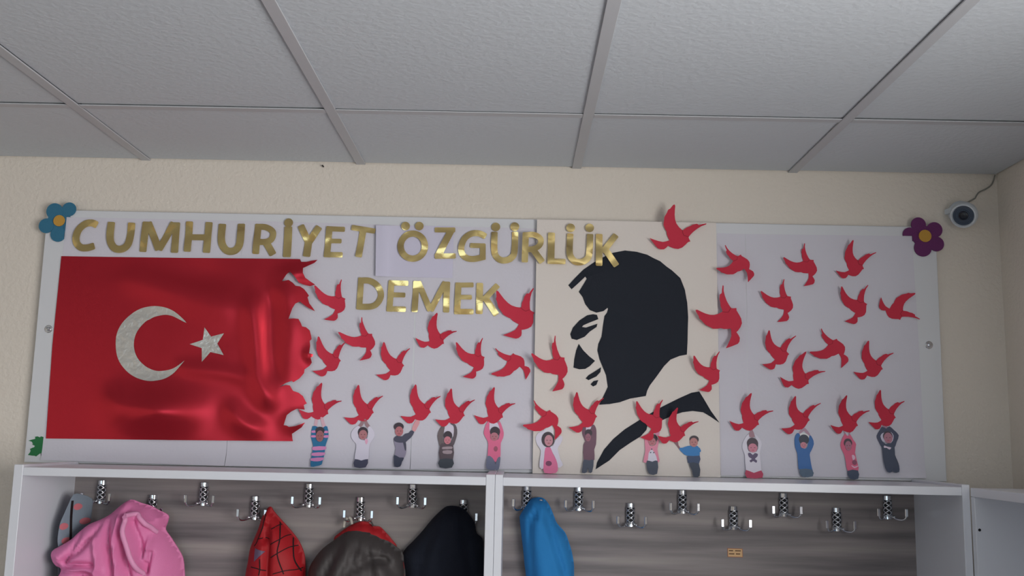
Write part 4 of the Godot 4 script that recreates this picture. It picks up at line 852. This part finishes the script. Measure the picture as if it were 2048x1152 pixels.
var G_PINK := [-973.7, 1474.8, -951, 1466.7, -928.1, 1459, -911.6, 1448.8, -888.5, 1435.3, -889, 1417.2, -892.2, 1399.6, -877, 1376.8, -853.9, 1338.8, -846.8, 1318.6, -842, 1283.1, -830.2, 1196.5, -813.2, 1049.2, -1087.1, 1070, -1105.7, 1187.2, -1117.2, 1270, -1108.3, 1307.5, -1119.2, 1315.1, -1128.7, 1329.7, -1131.7, 1351.2, -1113.5, 1365, -1094.1, 1379, -1080.8, 1394.4, -1059.4, 1414.7, -1034.9, 1426.6, -1014.5, 1439.9, -994.5, 1460.7]
var G_PINK_VALLEYS := [[-1006.7, 1423.7, -996.6, 1379.2, -984.7, 1325.1, -979.6, 1287.9, -968.7, 1179.3], [-1025.3, 1414.1, -1039.6, 1380.2, -1062.5, 1351.6, -1089.8, 1330.8], [-947.6, 1422.9, -936.4, 1392.9, -924.9, 1357.9, -914.1, 1303.3], [-1071.1, 1402.7, -1067.5, 1385.6, -1079.2, 1352.1, -1091.9, 1330.8], [-965.6, 1455.5, -973.6, 1418.3, -962.4, 1358.8, -941.5, 1286.5], [-1103.6, 1300.2, -1084.4, 1316.2, -1058.1, 1324.9, -1026.2, 1321.5], [-1124.3, 1348.6, -1111.3, 1317.2], [-906.3, 1347.5, -909.7, 1303.1, -912.2, 1249.2], [-1053.1, 1290.6, -1041.5, 1302.7, -1025.6, 1289.6, -1016.4, 1229.7]]
var G_PINK_RIDGES := [[-957.6, 1438, -957.1, 1403.2, -945, 1360.8, -928.9, 1323.4, -911.2, 1293.3], [-957.8, 1440.5, -940.2, 1442.8, -930.6, 1432.7, -911.2, 1412.4, -901.1, 1397.3], [-1107, 1292.7, -1091.9, 1306.9, -1067.5, 1313.2, -1036.3, 1315.8, -1007.7, 1303.9, -997.9, 1288.6], [-894.6, 1432.3, -901.8, 1407.3, -906.7, 1382.4, -914.1, 1332.9], [-1020.7, 1384.6, -1010.5, 1338, -1006.5, 1288.9], [-979.2, 1433.3, -976.7, 1373.9, -965.5, 1287.4]]
var G_RED := [-636.3, 1459.7, -629.8, 1459.4, -621.5, 1448.2, -603.8, 1429.8, -579.3, 1405.4, -557.5, 1380.9, -543.4, 1356.4, -535.7, 1331.8, -533, 1294.4, -530.5, 1209.2, -524.2, 1064.5, -685.8, 1060.9, -689.9, 1205.8, -686.3, 1291.1, -682.7, 1316.3, -678.6, 1353.5, -669.9, 1378.5, -658.9, 1408.7, -652.8, 1433.8, -642.3, 1452.8]
var G_RED_VALLEYS := [[-627, 1429.3, -620.5, 1382.6, -618.3, 1345.8, -618, 1296.6, -611.5, 1164.4], [-615.3, 1446.8, -604.9, 1419.9], [-636.1, 1411.8, -631.8, 1382.3]]
var G_RED_SEAMS := [[-610.1, 1442.8, -599.9, 1418.4, -591.6, 1384.2, -592.1, 1347.5, -574.4, 1301.7], [-615.7, 1408.2, -596.1, 1418.4, -572.6, 1405.4], [-613.6, 1371.5, -591.6, 1384.2, -579.5, 1391.8, -556.9, 1394.7], [-609.2, 1339.9, -589.8, 1352.5, -565.4, 1365.2, -537.8, 1365.8], [-568.5, 1399.4, -560.4, 1365.3, -553.6, 1333.7, -539.5, 1304.9], [-599.5, 1301.2, -569.8, 1309.1, -544.8, 1309.6, -527.5, 1314.9], [-635.3, 1442.2, -642.1, 1407.6, -651.6, 1375.6, -658.5, 1365.6], [-649.5, 1383, -632, 1385.8, -621.8, 1383.5], [-660.4, 1314.4, -640.2, 1312.5, -617.3, 1305.7], [-636.5, 1334.4, -634, 1312.6, -635.6, 1297.5]]
var G_RED_PATCH := [-655.8, 1363.3, -620.7, 1355.5, -654.7, 1323.1]
var G_DARK_COLLAR := [-464.3, 1383.4, -453.3, 1396.2, -424.6, 1416.9, -399.2, 1427, -381.1, 1426.6, -362.6, 1417, -347.1, 1415.5, -331, 1401.3, -314.9, 1384.1, -301.3, 1364.4, -326.2, 1343.8, -403.8, 1357.2, -460.4, 1356]
var G_DARK := [-523.4, 1297.2, -510.1, 1332.3, -488.7, 1359.7, -459.4, 1382.5, -434.9, 1400.3, -414.9, 1407.7, -392.2, 1410.4, -361.4, 1402.4, -332.9, 1387.7, -301.7, 1368.6, -282.8, 1350.6, -276.6, 1320.1, -274.4, 1302.6, -271.3, 1218.1, -266.7, 1074.5, -506.5, 1069.3, -517.8, 1212.8]
var G_DARK_VALLEYS := [[-389.3, 1394.4, -395.5, 1365, -406.4, 1330.8, -415.2, 1303.6, -423.7, 1219.8], [-366.5, 1390, -367.8, 1360.7, -361.8, 1339, -350.4, 1304.9, -344.4, 1221.5], [-438.5, 1376.3, -452, 1344.4, -470, 1302.4], [-328.4, 1376.2, -337.4, 1351.7, -316.8, 1337.6, -295.6, 1306.1], [-391, 1321.5, -371.7, 1336.4, -349.4, 1341.7, -321.9, 1339.9], [-407.3, 1406.2, -387.1, 1403, -356.8, 1397.5, -323.5, 1378.7, -292.6, 1357.5]]
var G_DARK_PIPING := [-286.8, 1348.2, -280, 1322.4, -278.1, 1299.8, -270.4, 1214.8, -260.9, 1094.1]
var G_LOOP := [[-439, 1413.2, -437.6, 1425.9, -433.5, 1433.5, -431.1, 1437.4], [-418.2, 1421.2, -420.4, 1431.3, -423.2, 1436.3, -426.7, 1437.5]]
var G_CORD := [-375.1, 1432.8, -368.5, 1428.6, -362.8, 1417.3]
var G_NAVY := [-175.3, 1470.8, -152.2, 1471.8, -131.4, 1465.4, -115.5, 1449.4, -102.1, 1429.6, -96.3, 1404.7, -80.6, 1390.1, -77.7, 1357.7, -75.3, 1302.8, -72.6, 1217.4, -70, 1072.1, -256, 1068.1, -268.9, 1213.2, -279.7, 1298.4, -285.2, 1323.6, -286.6, 1345.8, -277, 1363.5, -259.7, 1381.3, -235, 1409.3, -212.9, 1437.3, -192.9, 1457.8]
var G_NAVY_VALLEYS := [[-160.5, 1450, -171.4, 1390.1, -173.8, 1303.4, -170.4, 1194.4], [-127.1, 1440.7, -115.2, 1378.9, -105.6, 1304.8], [-207.7, 1409.2, -226.5, 1364.2, -234.5, 1302.1]]
var G_BLUE := [53.2, 1497.8, 63.5, 1499, 76.4, 1495.8, 89.5, 1481.4, 100.1, 1459, 110.8, 1434.1, 131.6, 1412, 142.1, 1387.3, 150.1, 1362.6, 155.5, 1333, 156.3, 1307.8, 159.3, 1222.4, 163.1, 1113.2, 49.8, 1110.8, 40.3, 1219.8, 32.3, 1305.1, 28.5, 1330.2, 24.3, 1367.4, 18.9, 1404.6, 14.3, 1442.1, 14.9, 1452.2, 30.4, 1477.6, 42.9, 1494.3]
var G_BLUE_VALLEYS := [[84.1, 1455.2, 92.2, 1430.4, 105.6, 1381.2, 118.8, 1342, 129.4, 1309.9, 140.5, 1225.3], [45.9, 1454.3, 40.2, 1419.4, 41.1, 1369.9, 46, 1308.1, 50.4, 1199.2], [60.1, 1489.6, 58.9, 1472.1, 55.6, 1455.8]]
var CAM_AT := Vector3(1.2036, 2.2735, 0.0)
var CABLE := [1253.5, 2328, 1265.4, 2346.7, 1285.2, 2357, 1300.9, 2368.7, 1308.6, 2383, 1313.5, 2398.8]
# ---------------------------------------------------------------- helpers
var used := {}
var noise_a := FastNoiseLite.new()

func numbered(n: String) -> String:
	used[n] = used.get(n, 0) + 1
	return n if used[n] == 1 else "%s_%03d" % [n, used[n] - 1]

func tag(o: Node3D, label: String, category: String, group := "", kind := "") -> void:
	o.set_meta("label", label)
	o.set_meta("category", category)
	if group != "": o.set_meta("group", group)
	if kind != "": o.set_meta("kind", kind)

func thing(called: String, label: String, category: String, at := Vector3.ZERO, group := "", kind := "") -> Node3D:
	var o := Node3D.new()
	o.name = numbered(called)
	add_child(o, true)
	o.position = at
	tag(o, label, category, group, kind)
	return o

func part(parent: Node3D, called: String, mesh: Mesh, mat: Material, at := Vector3.ZERO) -> MeshInstance3D:
	var m := MeshInstance3D.new()
	m.name = called
	m.mesh = mesh
	m.material_override = mat
	m.position = at
	parent.add_child(m, true)
	return m

func single(called: String, label: String, category: String, mesh: Mesh, mat: Material, at := Vector3.ZERO, group := "", kind := "") -> MeshInstance3D:
	var m := MeshInstance3D.new()
	m.name = numbered(called)
	m.mesh = mesh
	m.material_override = mat
	add_child(m, true)
	m.position = at
	tag(m, label, category, group, kind)
	return m

# flat list of numbers (millimetres) -> points in metres
func P(a: Array) -> PackedVector2Array:
	var r := PackedVector2Array()
	for i in range(0, a.size(), 2): r.append(Vector2(a[i], a[i + 1]) * 0.001)
	return r

# Catmull-Rom through the points
func curve(p: PackedVector2Array, n := 4, closed := true) -> PackedVector2Array:
	var r := PackedVector2Array()
	var c := p.size()
	for i in (c if closed else c - 1):
		var a := p[(i - 1 + c) % c] if closed else p[maxi(i - 1, 0)]
		var d := p[(i + 2) % c] if closed else p[mini(i + 2, c - 1)]
		for k in n: r.append(p[i].cubic_interpolate(p[(i + 1) % c], a, d, float(k) / n))
	if not closed: r.append(p[c - 1])
	return r

func oval(x: float, y: float, rx: float, ry: float, n := 20) -> PackedVector2Array:
	var r := PackedVector2Array()
	for i in n: r.append(Vector2(x + cos(TAU * i / n) * rx, y + sin(TAU * i / n) * ry))
	return r

func resample(p: PackedVector2Array, step: float) -> PackedVector2Array:
	var r := PackedVector2Array()
	for i in p.size():
		var a := p[i]
		var b := p[(i + 1) % p.size()]
		var n := maxi(1, ceili(a.distance_to(b) / step))
		for k in n:
			var q := a.lerp(b, float(k) / n)
			if r.is_empty() or r[r.size() - 1].distance_to(q) > 0.00012: r.append(q)
	if r.size() > 3 and r[0].distance_to(r[r.size() - 1]) < 0.00012: r.remove_at(r.size() - 1)
	return r

func line_dist(q: Vector2, l: PackedVector2Array) -> float:
	var d := 1e9
	for i in l.size() - 1:
		d = minf(d, Geometry2D.get_closest_point_to_segment(q, l[i], l[i + 1]).distance_to(q))
	return d

func edge_dist(q: Vector2, l: PackedVector2Array) -> float:
	var d := 1e9
	var n := l.size()
	for i in n:
		d = minf(d, Geometry2D.get_closest_point_to_segment(q, l[i], l[(i + 1) % n]).distance_to(q))
	return d

# A sheet cut along outlines (the first is the outer edge, others are holes), bent by height(p), of the given thickness.
# Cells of a square grid are cut by the outlines, triangulated and welded, so that the sheet can bend anywhere.
func sheet(outlines: Array, o: Vector3, height: Callable, thick := 0.0006, edge_step := 0.01, grid := 0.0) -> ArrayMesh:
	var S := 10000.0
	var loops := []
	for l in outlines:
		var r := PackedVector2Array()
		for q in resample(l, edge_step): r.append(q * S)
		loops.append(r)
	var outer: PackedVector2Array = loops[0]
	var lo := outer[0]
	var hi := outer[0]
	for q in outer:
		lo = lo.min(q)
		hi = hi.max(q)
	var pts := PackedVector2Array()
	var tri := PackedInt32Array()
	var seen := {}
	var cells := []
	if grid <= 0.0: cells.append(outer)
	else:
		var g := grid * S
		var base := lo - Vector2(0.37, 0.41) * g
		var nx := ceili((hi.x - base.x) / g)
		var ny := ceili((hi.y - base.y) / g)
		var cut := {}
		for l in loops:
			for i in l.size():
				var a: Vector2 = l[i]
				var b: Vector2 = l[(i + 1) % l.size()]
				var n := ceili(a.distance_to(b) / (g * 0.2)) + 1
				for k in n + 1:
					var c := (a.lerp(b, float(k) / n) - base) / g
					for dx in [-0.15, 0.15]:
						for dy in [-0.15, 0.15]: cut[Vector2i((c + Vector2(dx, dy)).floor())] = true
		for j in ny:
			for i in nx:
				var p := base + Vector2(i, j) * g
				var sq := PackedVector2Array([p, p + Vector2(g, 0), p + Vector2(g, g), p + Vector2(0, g)])
				if not cut.has(Vector2i(i, j)):
					if inside(p + Vector2(g, g) * 0.5, loops): cells.append(sq)
					continue
				var pieces := Geometry2D.intersect_polygons(outer, sq)
				for h in range(1, loops.size()):
					var left := []
					for piece in pieces:
						for q in Geometry2D.clip_polygons(piece, loops[h]): left.append(q)
					pieces.assign(left)
				for piece in pieces:
					if piece.size() > 2: cells.append(piece)
	for cell in cells:
		var ids := PackedInt32Array()
		for q in cell:
			var key := Vector2i((q / 0.25).round())
			var id := -1
			for d in [Vector2i(0, 0), Vector2i(1, 0), Vector2i(-1, 0), Vector2i(0, 1), Vector2i(0, -1), Vector2i(1, 1), Vector2i(-1, -1), Vector2i(1, -1), Vector2i(-1, 1)]:
				if seen.has(key + d):
					id = seen[key + d]
					break
			if id < 0:
				id = pts.size()
				seen[key] = id
				pts.append(q / S)
			ids.append(id)
		var t := Geometry2D.triangulate_polygon(cell)
		for i in range(0, t.size(), 3):
			var a := ids[t[i]]
			var b := ids[t[i + 1]]
			var c := ids[t[i + 2]]
			if a == b or b == c or a == c: continue
			if (pts[b] - pts[a]).cross(pts[c] - pts[a]) > 0.0: tri.append_array([a, c, b])
			else: tri.append_array([a, b, c])
	var v := PackedVector3Array()
	var n := PackedVector3Array()
	var e := 0.0008
	for q in pts:
		var z: float = height.call(q)
		v.append(Vector3(q.x, q.y, z) - o)
		var dx: float = (height.call(q + Vector2(e, 0)) - z) / e
		var dy: float = (height.call(q + Vector2(0, e)) - z) / e
		n.append(Vector3(-dx, -dy, 1).normalized())
	var uv := pts.duplicate()
	uv.append_array(pts)
	var off := pts.size()
	for i in off: v.append(v[i] - Vector3(0, 0, thick))
	for i in off: n.append(-n[i])
	var ix := tri.duplicate()
	var edges := {}
	for i in range(0, tri.size(), 3):
		ix.append_array([off + tri[i], off + tri[i + 2], off + tri[i + 1]])
		for k in 3:
			var a := tri[i + k]
			var b := tri[i + (k + 1) % 3]
			if edges.has(Vector2i(b, a)): edges.erase(Vector2i(b, a))
			else: edges[Vector2i(a, b)] = true
	for ed in edges:  # rim: edges of one triangle only, clockwise round the sheet
		var a: int = ed.x
		var b: int = ed.y
		var d := pts[b] - pts[a]
		var s := Vector3(-d.y, d.x, 0).normalized()
		var k := v.size()
		v.append_array([v[a], v[b], v[b + off], v[a + off]])
		n.append_array([s, s, s, s])
		uv.append_array([pts[a], pts[b], pts[b], pts[a]])
		ix.append_array([k, k + 2, k + 1, k, k + 3, k + 2])
	return pack(v, n, uv, ix)

func pack(v: PackedVector3Array, n: PackedVector3Array, uv: PackedVector2Array, ix: PackedInt32Array) -> ArrayMesh:
	var arr := []
	arr.resize(Mesh.ARRAY_MAX)
	arr[Mesh.ARRAY_VERTEX] = v
	arr[Mesh.ARRAY_NORMAL] = n
	arr[Mesh.ARRAY_TEX_UV] = uv
	arr[Mesh.ARRAY_INDEX] = ix
	var m := ArrayMesh.new()
	m.add_surface_from_arrays(Mesh.PRIMITIVE_TRIANGLES, arr)
	return m

func inside(q: Vector2, loops: Array) -> bool:
	if not Geometry2D.is_point_in_polygon(q, loops[0]): return false
	for i in range(1, loops.size()):
		if Geometry2D.is_point_in_polygon(q, loops[i]): return false
	return true

func flat(z: float) -> Callable:
	return func(_p): return z

func face(st: SurfaceTool, q: Array, out: Vector3) -> void:
	var nn: Vector3 = (q[1] - q[0]).cross(q[2] - q[0])
	var idx := [0, 1, 2, 0, 2, 3] if q.size() == 4 else [0, 1, 2]
	if nn.dot(out) > 0.0: idx = [0, 2, 1, 0, 3, 2] if q.size() == 4 else [0, 2, 1]
	for i in idx:
		st.set_normal(out.normalized())
		st.set_uv(Vector2(q[i].x, q[i].y))
		st.add_vertex(q[i])

# a box with chamfered edges, from lo to hi
func box_into(st: SurfaceTool, lo: Vector3, hi: Vector3, b := 0.0012) -> void:
	var c := (lo + hi) * 0.5
	var h := (hi - lo) * 0.5
	b = minf(b, minf(h.x, minf(h.y, h.z)) * 0.6)
	var g := h - Vector3.ONE * b
	for ax in 3:
		var u := (ax + 1) % 3
		var w := (ax + 2) % 3
		for s in [-1, 1]:
			var q := []
			for k in [[-1, -1], [1, -1], [1, 1], [-1, 1]]:
				var p := c
				p[ax] += s * h[ax]
				p[u] += k[0] * g[u]
				p[w] += k[1] * g[w]
				q.append(p)
			var out := Vector3.ZERO
			out[ax] = s
			face(st, q, out)
		for s in [-1, 1]:
			for t in [-1, 1]:
				var q := []
				for k in [[-1, 0], [1, 0], [1, 1], [-1, 1]]:
					var p := c
					p[ax] += k[0] * g[ax]
					p[u] += s * (h[u] if k[1] == 0 else g[u])
					p[w] += t * (g[w] if k[1] == 0 else h[w])
					q.append(p)
				var out := Vector3.ZERO
				out[u] = s
				out[w] = t
				face(st, q, out)
	for i in [-1, 1]:
		for j in [-1, 1]:
			for k in [-1, 1]:
				var d := Vector3(i, j, k)
				face(st, [c + d * Vector3(h.x, g.y, g.z), c + d * Vector3(g.x, h.y, g.z), c + d * Vector3(g.x, g.y, h.z)], d)

func box(lo: Vector3, hi: Vector3, b := 0.0012) -> ArrayMesh:
	var st := SurfaceTool.new()
	st.begin(Mesh.PRIMITIVE_TRIANGLES)
	box_into(st, lo, hi, b)
	return st.commit()

# profile of (radius, height) turned about the z axis
func lathe(prof: Array, seg := 32) -> ArrayMesh:
	var v := PackedVector3Array()
	var n := PackedVector3Array()
	var uv := PackedVector2Array()
	var ix := PackedInt32Array()
	for k in prof.size() - 1:
		var a: Vector2 = prof[k]
		var b: Vector2 = prof[k + 1]
		var d := b - a
		for i in seg + 1:
			var t := TAU * i / seg
			var nn := Vector3(cos(t) * d.y, sin(t) * d.y, -d.x).normalized()
			v.append_array([Vector3(cos(t) * a.x, sin(t) * a.x, a.y), Vector3(cos(t) * b.x, sin(t) * b.x, b.y)])
			n.append_array([nn, nn])
			uv.append_array([Vector2(t, 0), Vector2(t, 1)])
			if i < seg:
				var o := v.size() - 2
				ix.append_array([o, o + 1, o + 2, o + 2, o + 1, o + 3])
	return pack(v, n, uv, ix)

func tube_into(st: SurfaceTool, path: PackedVector3Array, r: float, seg := 8, squash := 1.0) -> void:
	var rings := []
	var up := Vector3(0.13, 0.2, 0.97).normalized()
	for i in path.size():
		var t := (path[mini(i + 1, path.size() - 1)] - path[maxi(i - 1, 0)]).normalized()
		var a := t.cross(up).normalized()
		var b := a.cross(t).normalized()
		var ring := []
		for k in seg: ring.append([path[i] + a * cos(TAU * k / seg) * r + b * sin(TAU * k / seg) * r * squash, a * cos(TAU * k / seg) + b * sin(TAU * k / seg)])
		rings.append(ring)
	for i in path.size() - 1:
		for k in seg:
			var q := [rings[i][k], rings[i][(k + 1) % seg], rings[i + 1][(k + 1) % seg], rings[i + 1][k]]
			var nn: Vector3 = (q[1][0] - q[0][0]).cross(q[2][0] - q[0][0])
			var idx := [0, 1, 2, 0, 2, 3]
			if nn.dot(q[0][1]) > 0.0: idx = [0, 2, 1, 0, 3, 2]
			for j in idx:
				st.set_normal(q[j][1])
				st.set_uv(Vector2.ZERO)
				st.add_vertex(q[j][0])
	for s in [0, path.size() - 1]:
		var out: Vector3 = (path[s] - path[1 if s == 0 else s - 1]).normalized()
		for k in range(1, seg - 1): face(st, [rings[s][0][0], rings[s][k][0], rings[s][k + 1][0]], out)

func tube(path: PackedVector3Array, r: float, seg := 8) -> ArrayMesh:
	var st := SurfaceTool.new()
	st.begin(Mesh.PRIMITIVE_TRIANGLES)
	tube_into(st, path, r, seg)
	return st.commit()

func noise_tex(freq: float, seed_: int, ramp: Array = [], normal := false, strength := 4.0, size := 512, octaves := 4) -> NoiseTexture2D:
	var f := FastNoiseLite.new()
	f.seed = seed_
	f.frequency = freq
	f.fractal_octaves = octaves
	var t := NoiseTexture2D.new()
	t.width = size
	t.height = size
	t.seamless = true
	t.noise = f
	if normal:
		t.as_normal_map = true
		t.bump_strength = strength
	elif ramp.size() > 0:
		var g := Gradient.new()
		g.offsets = PackedFloat32Array()
		g.colors = PackedColorArray()
		var offs := PackedFloat32Array()
		var cols := PackedColorArray()
		for i in ramp.size():
			offs.append(float(i) / (ramp.size() - 1))
			cols.append(ramp[i])
		g.offsets = offs
		g.colors = cols
		t.color_ramp = g
	return t

func mat(c: Color, rough := 0.8, metal := 0.0, normal: Texture2D = null, scale := Vector3.ONE, nscale := 1.0) -> StandardMaterial3D:
	var m := StandardMaterial3D.new()
	m.albedo_color = c
	m.roughness = rough
	m.metallic = metal
	if normal:
		m.normal_enabled = true
		m.normal_texture = normal
		m.normal_scale = nscale
		m.uv1_triplanar = true
		m.uv1_world_triplanar = true
		m.uv1_scale = scale
	return m

func hexc(r: int, g: int, b: int) -> Color:
	return Color8(r, g, b)
